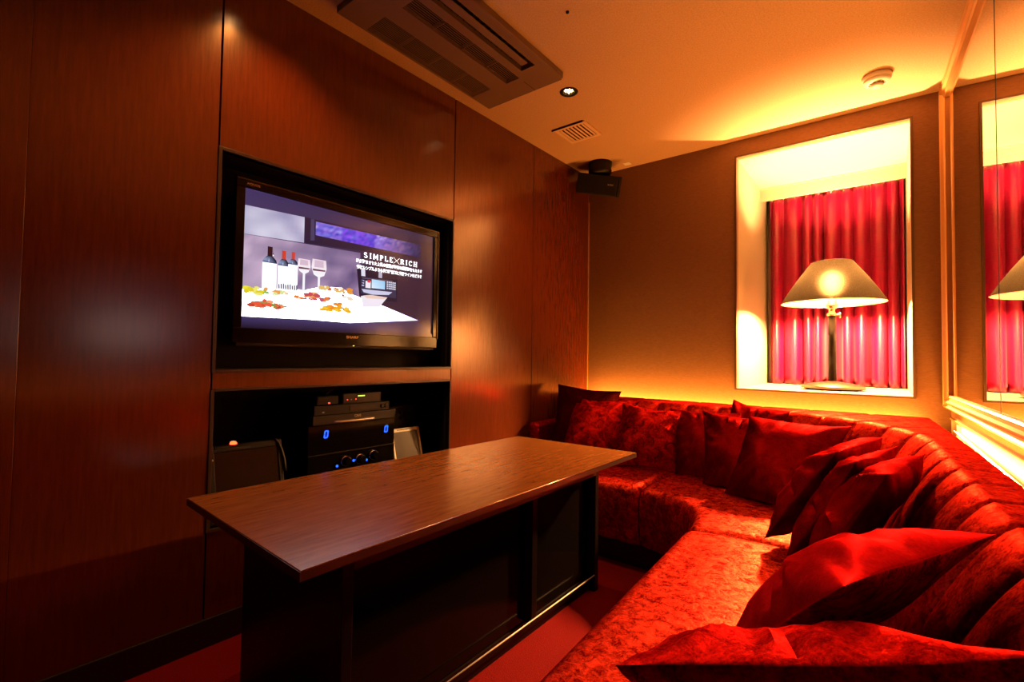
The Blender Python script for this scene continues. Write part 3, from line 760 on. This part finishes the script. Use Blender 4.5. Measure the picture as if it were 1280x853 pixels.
# caption on the screen, drawn as slab-serif strokes
M_TEXT = emis('caption_white', (1, 0.98, 1), 2.6)
cap = MB()
def stroke(a, b_, w, place):
    a = Vector(a); b_ = Vector(b_); d = (b_-a).normalized(); nn = Vector((-d.y, d.x))*w/2
    cap.poly([place(*(a+nn)), place(*(a-nn)), place(*(b_-nn)), place(*(b_+nn))])
GL = {'S': [[(0.8, 0.82), (0.55, 0.98), (0.25, 0.92), (0.15, 0.72), (0.3, 0.56), (0.65, 0.45), (0.85, 0.28), (0.7, 0.06), (0.4, 0.0), (0.12, 0.16)]],
      'I': [[(0.5, 0), (0.5, 1)], [(0.25, 0.02), (0.75, 0.02)], [(0.25, 0.98), (0.75, 0.98)]],
      'M': [[(0.12, 0), (0.12, 1)], [(0.12, 1), (0.5, 0.25)], [(0.5, 0.25), (0.88, 1)], [(0.88, 1), (0.88, 0)], [(0, 0.02), (0.26, 0.02)], [(0.74, 0.02), (1, 0.02)]],
      'P': [[(0.25, 0), (0.25, 1)], [(0.1, 0.02), (0.45, 0.02)], [(0.12, 0.97), (0.6, 0.97), (0.82, 0.86), (0.84, 0.66), (0.62, 0.5), (0.25, 0.48)]],
      'L': [[(0.25, 0), (0.25, 1)], [(0.1, 0.98), (0.42, 0.98)], [(0.12, 0.03), (0.85, 0.03), (0.88, 0.25)]],
      'E': [[(0.22, 0), (0.22, 1)], [(0.1, 0.97), (0.82, 0.97), (0.84, 0.8)], [(0.22, 0.5), (0.66, 0.5)], [(0.1, 0.03), (0.84, 0.03), (0.88, 0.22)]],
      'X': [[(-0.1, -0.12), (1.1, 1.12)], [(-0.1, 1.12), (1.1, -0.12)]],
      'R': [[(0.2, 0), (0.2, 1)], [(0.05, 0.02), (0.38, 0.02)], [(0.08, 0.97), (0.58, 0.97), (0.8, 0.86), (0.8, 0.64), (0.6, 0.5), (0.2, 0.48)], [(0.5, 0.5), (0.85, 0.04), (0.98, 0.04)]],
      'C': [[(0.86, 0.8), (0.62, 0.98), (0.35, 0.94), (0.15, 0.7), (0.13, 0.35), (0.32, 0.06), (0.6, 0.0), (0.86, 0.18)]],
      'H': [[(0.18, 0), (0.18, 1)], [(0.82, 0), (0.82, 1)], [(0.18, 0.5), (0.82, 0.5)], [(0.04, 0.02), (0.34, 0.02)], [(0.66, 0.02), (0.96, 0.02)], [(0.04, 0.98), (0.34, 0.98)], [(0.66, 0.98), (0.96, 0.98)]]}
y = 1.306
for ch, w in (('S', 0.024), ('I', 0.019), ('M', 0.032), ('P', 0.024), ('L', 0.024), ('E', 0.024), ('X', 0.034), ('R', 0.026), ('I', 0.018), ('C', 0.026), ('H', 0.027)):
    z0 = 1.459+0.008*(y-1.306); hh = 0.0235
    def pl(u, v, y=y, z0=z0, w=w, hh=hh): return sp(y+u*w*0.86, z0+v*hh, 0.004)
    for poly in GL[ch]:
        for a, b_ in zip(poly, poly[1:]):
            # keep stroke width even in world units
            A = Vector((a[0]*w*0.86, a[1]*hh)); B = Vector((b_[0]*w*0.86, b_[1]*hh)); d = B-A
            if d.length < 1e-6: continue
            d.normalize(); wd = (0.0012 if ch == 'X' else 0.0048 if abs(d.y) > 0.6 else 0.0027); nn = Vector((-d.y, d.x))*wd/2; A = A-d*0.0006; B = B+d*0.0006
            cap.poly([sp(y+q.x, z0+q.y, 0.004) for q in (A+nn, A-nn, B-nn, B+nn)])
    y += w+0.0038
LINES = (('時が経まされた上質の空間が特別な雰囲気をもたらす', 1.2665, 1.652, 1.4315, 0.0165), ('素材シンプルよりも和料理飲料と素敵ワインをどうぞ', 1.2695, 1.650, 1.4040, 0.0165))
for body, y0, y1, z0, hh in LINES:
    t = text_mesh(body, 0.016, lambda u, v, w, y0=y0, y1=y1, z0=z0, hh=hh: sp(y0+(y1-y0)*u, z0+hh*v+0.004*u, 0.004+w), 0.0, 1.0, 0.00045)
    cap.add(t.v, t.f)
obj('screen_caption', cap, M_TEXT, scr, fix=False)
M_MARK = mat('badge_silver', (0.8, 0.72, 0.62), 0.3, 0.5, emit=None)
obj('maker_badge', text_mesh('SHARP', 0.02, lambda u, v, w: sp(1.222+0.062*u, 1.082+0.011*v, 0.0105+w)), M_MARK, tv)
obj('series_badge', text_mesh('AQUOS', 0.02, lambda u, v, w: sp(0.790+0.048*u, 1.649+0.008*v, 0.0105+w)), M_MARK, tv)
obj('power_light', MB().box((0.006, 1.259, 1.0485), (0.0085, 1.266, 1.0535), ff), emis('tv_power_led', (0.9, 1.0, 0.35), 3), tv)

# ------------------------------------------------------------------ karaoke equipment in the lower recess
def eq(x): return lambda v: WL(v[1], v[2], x+v[0])
amp = thing('karaoke_amplifier', 'black karaoke amplifier with two blue zero displays and three knobs', 'amplifier', WL(1.3, LOZ0, -0.2))
ea = eq(-0.10)
AY0, AY1 = 1.085, 1.53
obj('case', MB().box((-0.30, AY0, LOZ0), (-0.004, AY1, 0.700), ea), M_SATIN, amp, bevel=0.003)
obj('front_panel', MB().box((-0.006, AY0, 0.575), (0.002, AY1, 0.698), ea), M_GLOSSBLACK, amp, bevel=0.001)
obj('lower_panel', MB().box((-0.006, AY0, LOZ0+0.005), (0.004, AY1, 0.570), ea), M_GLOSSBLACK, amp, bevel=0.001)
obj('seam_line', MB().box((0.002, AY0, 0.5705), (0.006, AY1, 0.5735), ea), M_DARKGREY, amp)
def digit(y, z, s):
    m = MB(); w, h_, t = 0.020*s, 0.034*s, 0.0055*s
    def bar(a, b_, horiz):
        (y0, z0), (y1, z1) = a, b_
        k = 0.12   # slant
        q = [(y0, z0), (y1, z0), (y1, z1), (y0, z1)]
        m.prism([ea(Vector((0.0022, y+yy+k*zz, z+zz))) for yy, zz in q], (0.0012, 0, 0))
    bar((t*0.6, 0), (w-t*0.6, t), 1); bar((t*0.6, h_-t), (w-t*0.6, h_), 1)
    bar((0, t*0.5), (t, h_/2-t*0.15), 0); bar((w-t, t*0.5), (w, h_/2-t*0.15), 0); bar((0, h_/2+t*0.15), (t, h_-t*0.5), 0); bar((w-t, h_/2+t*0.15), (w, h_-t*0.5), 0)
    return m
obj('display_digit', digit(1.155, 0.642, 1.0), M_BLUEHOT, amp, fix=False)
obj('display_digit', digit(1.470, 0.632, 1.0), M_BLUEHOT, amp, fix=False)
import functools
def knob(y, z, r):
    prof = [(r*1.15, 0.0), (r*1.15, 0.006), (r, 0.009), (r*0.92, 0.028), (r*0.78, 0.031)]
    m = MB(); rows = []
    for rr, dd in prof: rows.append([WL(y+rr*math.cos(2*PI*k/24), z+rr*math.sin(2*PI*k/24), -0.096+dd) for k in range(24)])
    m.grid(rows, close=True); m.add(rows[-1], [tuple(range(24))]); return m
for y, z in ((1.262, 0.529), (1.336, 0.527), (1.408, 0.534)):
    k = obj('volume_knob', knob(y, z, 0.019), M_GLOSSBLACK, amp)
    ring = MB(); rows = [[WL(y+rr*math.cos(2*PI*q/24), z+rr*math.sin(2*PI*q/24), -0.0955+dd) for q in range(24)] for rr, dd in ((0.021, 0), (0.024, 0.002), (0.024, 0.006), (0.021, 0.008))]
    ring.grid(rows, close=True); obj('knob_ring', ring, M_CHROME, k)
for y, z in ((1.222, 0.512), (1.305, 0.524), (1.373, 0.516)):
    obj('blue_light', MB().lathe((0, 0, 0), [(0.0055, 0), (0.0055, 0.002), (0.003, 0.004)], 14, lambda p, y=y, z=z: WL(y+p.x, z+p.y, -0.096+p.z)), M_BLUEHOT, amp)

ply = thing('karaoke_player', 'flat dark karaoke player with a silver tray lip on top of the amplifier', 'player', WL(1.3, 0.70, -0.2))
obj('case', MB().box((-0.27, 1.10, 0.7005), (0.0, 1.53, 0.742), eq(-0.09)), M_DARKGREY, ply, bevel=0.003)
lip = MB(); rows = []
for i in range(17):
    u = i/16; y = 1.20+0.21*u; b_ = 0.014*math.sin(PI*u)**0.6
    rows.append([WL(y, 0.708, -0.09), WL(y, 0.704, -0.09+b_), WL(y, 0.713, -0.09+b_), WL(y, 0.717, -0.09)])
obj('tray_lip', lip.grid(rows, close=True), M_SILVER, ply)
obj('maker_badge', text_mesh('CAVS', 0.02, lambda u, v, w: WL(1.300+0.034*u, 0.724+0.011*v, -0.0895+w)), M_MARK, ply)
rec = thing('disc_recorder', 'black disc deck with a small white button stacked above the karaoke player', 'deck', WL(1.3, 0.742, -0.2))
obj('case', MB().box((-0.27, 1.11, 0.7425), (0.0, 1.50, 0.784), eq(-0.10)), M_SATIN, rec, bevel=0.002)
obj('front_strip', MB().box((0.0, 1.28, 0.752), (0.003, 1.49, 0.776), eq(-0.10)), M_DARKGREY, rec, bevel=0.001)
obj('button', MB().box((0.0, 1.146, 0.7535), (0.003, 1.156, 0.7575), eq(-0.10)), M_WHITEPL, rec)
obj('button_label', MB().box((0.0, 1.130, 0.765), (0.001, 1.165, 0.767), eq(-0.10)), M_DARKGREY, rec)
for y in (1.455, 1.475): obj('jack', MB().lathe((0, 0, 0), [(0.010, 0), (0.010, 0.006), (0.006, 0.006)], 16, lambda p, y=y: WL(y+p.x, 0.764+p.y, -0.097+p.z)), M_SATIN, rec)
tun = thing('wireless_receiver', 'small black wireless receiver with green level lights on top of the deck', 'receiver', WL(1.38, 0.784, -0.2))
obj('case', MB().box((-0.2, 1.245, 0.7845), (0.0, 1.450, 0.832), eq(-0.10)), M_SATIN, tun, bevel=0.002)
obj('face_plate', MB().box((0.0, 1.248, 0.788), (0.002, 1.447, 0.829), eq(-0.10)), M_DARKGREY, tun, bevel=0.0008)
for k in range(5): obj('level_light', MB().box((0.002, 1.322+0.0075*k, 0.8165), (0.0035, 1.327+0.0075*k, 0.8205), eq(-0.10)), M_GREEN, tun)
for y, mm in ((1.265, M_REDSM), (1.285, M_WHITEPL), (1.309, M_REDSM)): obj('indicator_light', MB().box((0.002, y, 0.802), (0.0035, y+0.004, 0.806), eq(-0.10)), mm, tun)
box2 = thing('mixer_box', 'small dark box with a red light left of the wireless receiver', 'mixer', WL(1.16, 0.784, -0.2))
obj('case', MB().box((-0.2, 1.120, 0.7845), (0.0, 1.225, 0.826), eq(-0.10)), M_SATIN, box2, bevel=0.006)
obj('red_light', MB().box((0.0, 1.174, 0.792), (0.003, 1.182, 0.797), eq(-0.10)), M_REDSM, box2)
obj('vent_band', MB().box((0.0, 1.125, 0.806), (0.002, 1.17, 0.820), eq(-0.10)), M_DARKGREY, box2)
cable = MB().tube([WL(1.19+0.05*t+0.03*math.sin(PI*t), 0.826+0.053*t, -0.16-0.02*math.sin(PI*t)) for t in [i/10 for i in range(11)]], 0.006)
tag(obj('cable', cable, M_SATIN), 'thick black cable rising behind the small dark box', 'cable')
mx = thing('control_box', 'dim black control box with small knobs at the back right of the recess', 'control box', WL(1.66, LOZ0, -0.3))
obj('case', MB().box((-0.15, 1.56, LOZ0), (0.0, 1.785, 0.735), eq(-0.24)), M_SATIN, mx, bevel=0.004)
for y in (1.63, 1.68, 1.73):
    for z in (0.70, 0.67): obj('knob', MB().lathe((0, 0, 0), [(0.009, 0), (0.008, 0.012), (0.006, 0.014)], 14, lambda p, y=y, z=z: WL(y+p.x, z+p.y, -0.24+p.z)), M_DARKGREY, mx)

def tablet(name, label, y0, y1, z0, z1, x, lean, frame_m, screen_m, fr_w):
    t = thing(name, label, 'remote control', WL((y0+y1)/2, z0, x))
    f = lambda v: WL(v[1], v[2], x+v[0]-lean*(v[2]-z0))
    m = MB()
    m.box((-0.02, y0, z0), (0.0, y0+fr_w, z1), f); m.box((-0.02, y1-fr_w, z0), (0.0, y1, z1), f)
    m.box((-0.02, y0+fr_w, z0), (0.0, y1-fr_w, z0+fr_w), f); m.box((-0.02, y0+fr_w, z1-fr_w*1.3), (0.0, y1-fr_w, z1), f)
    obj('frame', m, frame_m, t, bevel=0.004, seg=3)
    obj('back_shell', MB().box((-0.022, y0+0.004, z0+0.004), (-0.006, y1-0.004, z1-0.004), f), M_SATIN, t)
    obj('touch_screen', MB().box((-0.006, y0+fr_w, z0+fr_w), (-0.003, y1-fr_w, z1-fr_w*1.3), f), screen_m, t)
    return t, f
M_TABSCREEN = mat('tablet_screen_grey', (0.035, 0.025, 0.022), 0.35, spec=0.15)
t1, f1 = tablet('touch_remote', 'white framed touch screen remote standing right of the amplifier', 1.535, 1.715, 0.475, 0.634, -0.09, 0.25, M_WHITEPL, M_TABSCREEN, 0.013)
obj('top_slot', MB().box((-0.004, 1.57, 0.6265), (0.001, 1.665, 0.6305), f1), M_SATIN, t1)
obj('stand', MB().box((-0.13, 1.56, LOZ0), (-0.01, 1.69, 0.476), eq(-0.09)), M_SATIN, t1, bevel=0.003)
t2, f2 = tablet('touch_remote', 'brown screened touch remote with a glowing red light on its top edge', 0.715, 0.985, 0.455, 0.660, -0.08, 0.22, M_SATIN, M_SCREENDARK, 0.020)
obj('red_light', MB().lathe((0, 0, 0), [(0.012, 0), (0.0115, 0.006), (0.008, 0.010), (0.002, 0.012)], 16, lambda p: f2(Vector((-0.008+p.y, 0.805+p.x, 0.660+p.z)))), M_RED, t2)
hd = MB().tube([f2(Vector((0.004, 0.955+0.035*math.sin(PI/2*t), 0.662-0.0*t-0.13*max(0, t-0.0)**1.6))) for t in [i/10 for i in range(11)]], 0.0055)
obj('handle', hd, M_DARKGREY, t2)
obj('charging_lip', MB().box((0.001, 0.72, 0.640), (0.006, 0.86, 0.648), f2), M_DARKGREY, t2, bevel=0.001)
obj('side_button', MB().lathe((0, 0, 0), [(0.004, 0), (0.003, 0.004)], 12, lambda p: f2(Vector((0.0+p.z, 0.726+p.x, 0.612+p.y)))), M_WHITEPL, t2)
obj('stand', MB().box((-0.13, 0.74, LOZ0), (-0.005, 0.96, 0.456), eq(-0.08)), M_SATIN, t2, bevel=0.003)
tag(obj('knob_glint', MB().box((0.0, 0.700, 0.410), (0.006, 0.760, 0.418), eq(-0.02)).lathe((0, 0, 0), [(0.007, 0), (0.006, 0.012), (0.002, 0.014)], 14, lambda p: WL(0.706+p.x, 0.437+p.y, -0.02+p.z)), M_WHITEPL), 'small pale knob and painted edge glint low in the recess under the table corner', 'knob')  # knob plus a pale strip painted as a glint on the recess edge

# ------------------------------------------------------------------ table lamp on the window sill
LX, LY = 1.530, 3.60
lamp = thing('table_lamp', 'lit table lamp with a wide grey linen shade on the window sill', 'lamp', (LX, LY, WZ0))
obj('base', MB().lathe((LX, LY, WZ0), [(0.150, 0.006), (0.168, 0.010), (0.169, 0.020), (0.160, 0.028), (0.10, 0.042), (0.04, 0.052), (0.024, 0.056)], 48), M_LAMPBASE, lamp)
for a in (200, 250, 290, 340, 60, 120):
    x, y = LX+0.13*math.cos(math.radians(a)), LY+0.13*math.sin(math.radians(a))
    obj('foot', MB().lathe((x, y, WZ0), [(0.010, 0.0), (0.012, 0.004), (0.010, 0.008)], 12), M_SATIN, lamp)
obj('stem', MB().lathe((LX, LY, WZ0), [(0.024, 0.048), (0.023, 0.30), (0.022, 0.462)], 28), M_LAMPSTEM, lamp)
obj('collar', MB().lathe((LX, LY, WZ0), [(0.022, 0.460), (0.030, 0.464), (0.030, 0.474), (0.018, 0.482), (0.018, 0.505), (0.030, 0.510), (0.031, 0.535), (0.022, 0.545), (0.022, 0.572), (0.014, 0.576)], 28), M_BRASS, lamp)
sw = MB().tube([(LX, LY, WZ0+0.468), (LX+0.045, LY-0.02, WZ0+0.468)], 0.006); sw.tube([(LX+0.043, LY-0.02, WZ0+0.480), (LX+0.043, LY-0.02, WZ0+0.445)], 0.005)
obj('switch', sw, M_BRASS, lamp)
SB, ST = WZ0+0.543, WZ0+0.800
RB, RTp = 0.280, 0.112
def shade_prof(off): return [(RB+off, SB-WZ0), (RB*0.72+RTp*0.28+off+0.006, (SB-WZ0)*0.72+(ST-WZ0)*0.28), (RB*0.40+RTp*0.60+off+0.006, (SB-WZ0)*0.40+(ST-WZ0)*0.60), (RTp+off, ST-WZ0)]
shd = obj('lamp_shade', MB().lathe((LX, LY, WZ0), shade_prof(0), 64, cap=False), M_SHADE, lamp)
rows = []
for zc, r in ((SB, RB), (ST, RTp)):
    obj('shade_rim', MB().tube([(LX+r*math.cos(2*PI*k/64), LY+r*math.sin(2*PI*k/64), zc) for k in range(65)], 0.0025, 8), M_BRASS, shd)
sps = MB()
for k in range(3):
    a = 2*PI*k/3+0.5; sps.tube([(LX+0.012*math.cos(a), LY+0.012*math.sin(a), WZ0+0.765), (LX+RTp*math.cos(a), LY+RTp*math.sin(a), ST)], 0.002, 6)
obj('shade_carrier', sps, M_BRASS, shd)
obj('bulb', MB().lathe((LX, LY, WZ0), [(0.012, 0.575), (0.028, 0.592), (0.042, 0.630), (0.044, 0.660), (0.035, 0.698), (0.012, 0.718)], 16), M_BULB, lamp)

# ------------------------------------------------------------------ curtain
cur = thing('curtain', 'crimson satin curtain in vertical folds behind the lamp', 'curtain', (1.48, 4.16, WZ0))
NX, NZ = 260, 24
CX0, CX1, CYc = 1.085, 1.900, 4.15
rows = []
for j in range(NZ+1):
    v = j/NZ; z = WZ0+0.006+(2.262-WZ0)*v; row = []
    for i in range(NX+1):
        u = i/NX; ph = u*2*PI*9.5+1.6*noise.noise(Vector((u*5, 0.3, 0)))*2
        amp_ = 0.056*(0.75+0.6*noise.noise(Vector((u*5+9, v*0.8, 2))))*(1-0.35*v)
        pinch = math.exp(-((v-0.93)/0.06)**2)
        y = CYc+amp_*math.sin(ph)+0.012*noise.noise(Vector((u*22, v*1.3, 7)))-0.012*pinch*max(0, math.sin(ph*1))
        row.append(Vector((CX0+(CX1-CX0)*u+0.010*math.cos(ph)*(1-0.4*v), y, z)))
    rows.append(row)
cl = obj('curtain_cloth', MB().grid(rows), M_CURTAIN, cur, fix=False)
sol = cl.modifiers.new('thick', 'SOLIDIFY'); sol.thickness = 0.003
for k in range(11):
    x = CX0+0.03+(CX1-CX0-0.06)*k/10
    obj('curtain_hook', MB().tube([(x-0.014, CYc-0.045, 2.235), (x-0.004, CYc-0.048, 2.222), (x+0.012, CYc-0.046, 2.262), (x+0.016, CYc-0.03, 2.275)], 0.002, 6), M_BRASS, cur)
obj('curtain_rail', MB().box((WX0+0.005, CYc-0.02, 2.268), (WX1-0.005, CYc+0.012, 2.290)), M_WHITEPL, cur)

# ------------------------------------------------------------------ things on the ceiling
ac = thing('air_conditioner', 'long ceiling cassette air conditioner with slatted grilles by the wood wall', 'air conditioner', (0.32, 1.5, 2.37))
AX0, AX1, AY0_, AY1_ = 0.088, 0.557, 1.03, 1.957
ZA = 2.370
def bxs(*a): return MB().box(*a)
m = MB()
sl = [(AX0, 0.100), (0.222, 0.318), (0.398, 0.441), (0.520, AX1)]
for x0, x1 in sl: m.box((x0, AY0_, ZA), (x1, AY1_, ZA+0.028))
for x0, x1, y0, y1 in ((0.100, 0.222, 1.16, 1.812), (0.318, 0.398, 1.17, 1.822), (0.441, 0.520, 1.17, 1.782)):
    m.box((x0, AY0_, ZA), (x1, y0, ZA+0.028)); m.box((x0, y1, ZA), (x1, AY1_, ZA+0.028))
obj('panel', m, M_ACPL, ac)
obj('recess_back', MB().box((0.095, 1.10, ZA+0.022), (0.53, 1.90, ZA+0.027)), M_ACDARK, ac)
m = MB()
for k in range(12): x = 0.104+0.118*k/12; m.box((x, 1.16, ZA+0.001), (x+0.0030, 1.812, ZA+0.004))
for y in (1.32, 1.485, 1.65): m.box((0.100, y, ZA+0.001), (0.222, y+0.003, ZA+0.016))
obj('intake_grille', m, M_ACPL, ac)
m = MB()
for k in range(7): x = 0.322+0.076*k/7; m.box((x, 1.17, ZA+0.002), (x+0.0025, 1.822, ZA+0.004))
for y in (1.33, 1.495, 1.66): m.box((0.318, y, ZA+0.001), (0.398, y+0.003, ZA+0.018))
obj('intake_grille', m, M_ACPL, ac)
obj('air_vane', MB().box((0.462, 1.18, ZA+0.004), (0.498, 1.755, ZA+0.008)), M_ACPL, ac, bevel=0.001)
for k in range(16): y = 1.20+0.035*k; obj('air_guide', MB().box((0.450, y, ZA+0.009), (0.512, y+0.003, ZA+0.02)), M_ACDARK, ac)
obj('edge_rail', MB().box((AX1, AY0_, ZA-0.002), (AX1+0.014, AY1_-0.01, ZA+0.029)), M_ACPL, ac, bevel=0.002)
obj('panel_seam', MB().box((0.398, 1.86, ZA-0.0006), (0.400, 1.957, ZA+0.001)), M_ACDARK, ac)

def downlight(xy, label):
    t = thing('downlight', label, 'ceiling light', (xy[0], xy[1], H), 'recessed downlights')
    obj('trim_ring', MB().lathe((xy[0], xy[1], H), [(0.029, 0.012), (0.030, -0.001), (0.034, -0.004), (0.046, -0.003), (0.048, 0.0)], 40, cap=False), M_BLACK, t)
    n = 24; rows = []
    for r, z in ((0.030, 0.0), (0.028, 0.02), (0.024, 0.04), (0.015, 0.056)):
        rows.append([Vector((xy[0]+r*(1+0.03*(k % 2))*math.cos(2*PI*k/n), xy[1]+r*(1+0.03*(k % 2))*math.sin(2*PI*k/n), H+z)) for k in range(n)])
    obj('reflector', MB().grid(rows, close=True, smooth=False), M_CHROME, t)
    obj('bulb', MB().lathe((xy[0], xy[1], H), [(0.004, 0.022), (0.011, 0.028), (0.014, 0.04), (0.013, 0.056)], 16), M_DOWNBULB, t)
    d = bpy.data.lights.new('downlight_beam', 'SPOT'); d.energy = DOWN_W; d.color = DOWN_COL; d.spot_size = math.radians(118); d.spot_blend = 0.7; d.shadow_soft_size = 0.012
    o = bpy.data.objects.new('downlight_beam', d); C.objects.link(o); o.parent = t; o.location = (0, 0, 0.012)
    return t
downlight(DL1, 'small glowing recessed downlight beside the air conditioner')
downlight(DL2, 'recessed downlight above the wood wall at the near end of the air conditioner')

vent = thing('ceiling_vent', 'small square louvred vent on the ceiling beyond the downlight', 'vent', (0.31, 2.53, H))
VX0, VX1, VY0, VY1 = 0.205, 0.420, 2.425, 2.642
m = MB(); w = 0.022
m.box((VX0, VY0, H-0.008), (VX0+w, VY1, H-0.0005)); m.box((VX1-w, VY0, H-0.008), (VX1, VY1, H-0.0005))
m.box((VX0+w, VY0, H-0.008), (VX1-w, VY0+w, H-0.0005)); m.box((VX0+w, VY1-w, H-0.008), (VX1-w, VY1, H-0.0005))
obj('frame', m, M_VENT, vent, bevel=0.001)
obj('backing', MB().box((VX0+0.01, VY0+0.01, H-0.002), (VX1-0.01, VY1-0.01, H-0.0004)), M_ACDARK, vent)
for k in range(7):
    x = VX0+w+0.008+k*(VX1-VX0-2*w)/7
    obj('louvre', MB().prism([(x+0.002, VY0+w, H-0.010), (x+0.010, VY0+w, H-0.0045), (x+0.0105, VY0+w, H-0.0058), (x+0.0030, VY0+w, H-0.0112)], (0, VY1-VY0-2*w, 0)), M_VENT, vent)
obj('damper_edge', MB().box((VX0-0.012, VY0-0.006, H-0.010), (VX1-0.012, VY0-0.001, H-0.0005)), M_ACDARK, vent)

smk = thing('smoke_detector', 'round white smoke detector on the ceiling near the window', 'smoke detector', (1.772, 2.885, H))
sc_ = (1.772, 2.885, H)
obj('mount', MB().lathe(sc_, [(0.058, -0.0005), (0.060, -0.006), (0.060, -0.020), (0.056, -0.022)], 48), M_WHITEPL, smk)
obj('body', MB().lathe(sc_, [(0.054, -0.021), (0.056, -0.026), (0.052, -0.034), (0.036, -0.040), (0.0335, -0.040)], 48), M_WHITEPL, smk)
obj('cap', MB().lathe(sc_, [(0.026, -0.039), (0.027, -0.050), (0.024, -0.055), (0.010, -0.057)], 40), M_WHITEPL, smk)
obj('slot_ring', MB().lathe(sc_, [(0.033, -0.0398), (0.033, -0.0406), (0.0265, -0.0406), (0.0265, -0.0398)], 40), M_BLACK, smk)
for k in range(10):
    a = 2*PI*k/10; ca, sa = math.cos(a), math.sin(a)
    obj('slot_bridge', MB().box((-0.0035, 0.0255, -0.0425), (0.0035, 0.0345, -0.039), lambda v, ca=ca, sa=sa: Vector((sc_[0]+v.x*ca-v.y*sa, sc_[1]+v.x*sa+v.y*ca, H+v.z))), M_WHITEPL, smk)
tag(obj('ceiling_sticker', MB().box((0.325, 3.140, H-0.003), (0.372, 3.187, H-0.0004)), M_WHITEPL, None, bevel=0.0008), 'tiny pale square plate on the ceiling beside the corner speaker', 'plate')
tag(obj('ceiling_hook', MB().lathe((0.802, 1.61, H), [(0.007, -0.0004), (0.006, -0.006), (0.002, -0.007)], 14), M_BLACK), 'tiny dark stud on the ceiling above the table', 'stud')

# corner loudspeaker
q0, q1, q2, q3 = (Vector(v) for v in ((0.078, 2.911, 2.328), (0.358, 3.079, 2.282), (0.323, 3.117, 2.141), (0.042, 2.952, 2.181)))
sx = (q1-q0).normalized(); sz = ((q0-q3)+(q1-q2)).normalized(); sy = sz.cross(sx).normalized(); sz = sx.cross(sy).normalized()   # sy points to the back
ctr = (q0+q1+q2+q3)/4; Wd, Hd, Dp = 0.155, 0.070, 0.13
spk = thing('loudspeaker', 'black box loudspeaker hung in the ceiling corner', 'speaker', ctr)
def fs(v): return ctr+sx*v[0]+sy*v[1]+sz*v[2]
m = MB(); m.prism([fs((-Wd, 0.012, -Hd)), fs((Wd, 0.012, -Hd)), fs((Wd*0.72, Dp, -Hd)), fs((-Wd*0.72, Dp, -Hd))], sz*(2*Hd))
obj('cabinet', m, M_SATIN, spk, bevel=0.006)
obj('grille', MB().box((-Wd+0.004, -0.004, -Hd+0.004), (Wd-0.022, 0.014, Hd-0.004), fs), M_SATIN, spk, bevel=0.006)
obj('grille_edge', MB().box((Wd-0.020, -0.004, -Hd), (Wd, 0.016, Hd), fs), M_DARKGREY, spk, bevel=0.004)
obj('maker_badge', text_mesh('BOSE', 0.02, lambda u, v, w: fs((0.062+0.040*u+0.002*v, -0.0045-w, 0.004+0.0085*v))), M_MARK, spk)
bc = ctr+sy*0.060+sz*Hd
obj('bracket', MB().lathe((bc.x, bc.y, bc.z-0.004), [(0.070, 0), (0.080, 0.012), (0.082, 0.03), (0.078, 0.045), (0.082, H-bc.z-0.012), (0.084, H-bc.z+0.0036)], 32), M_SATIN, spk)
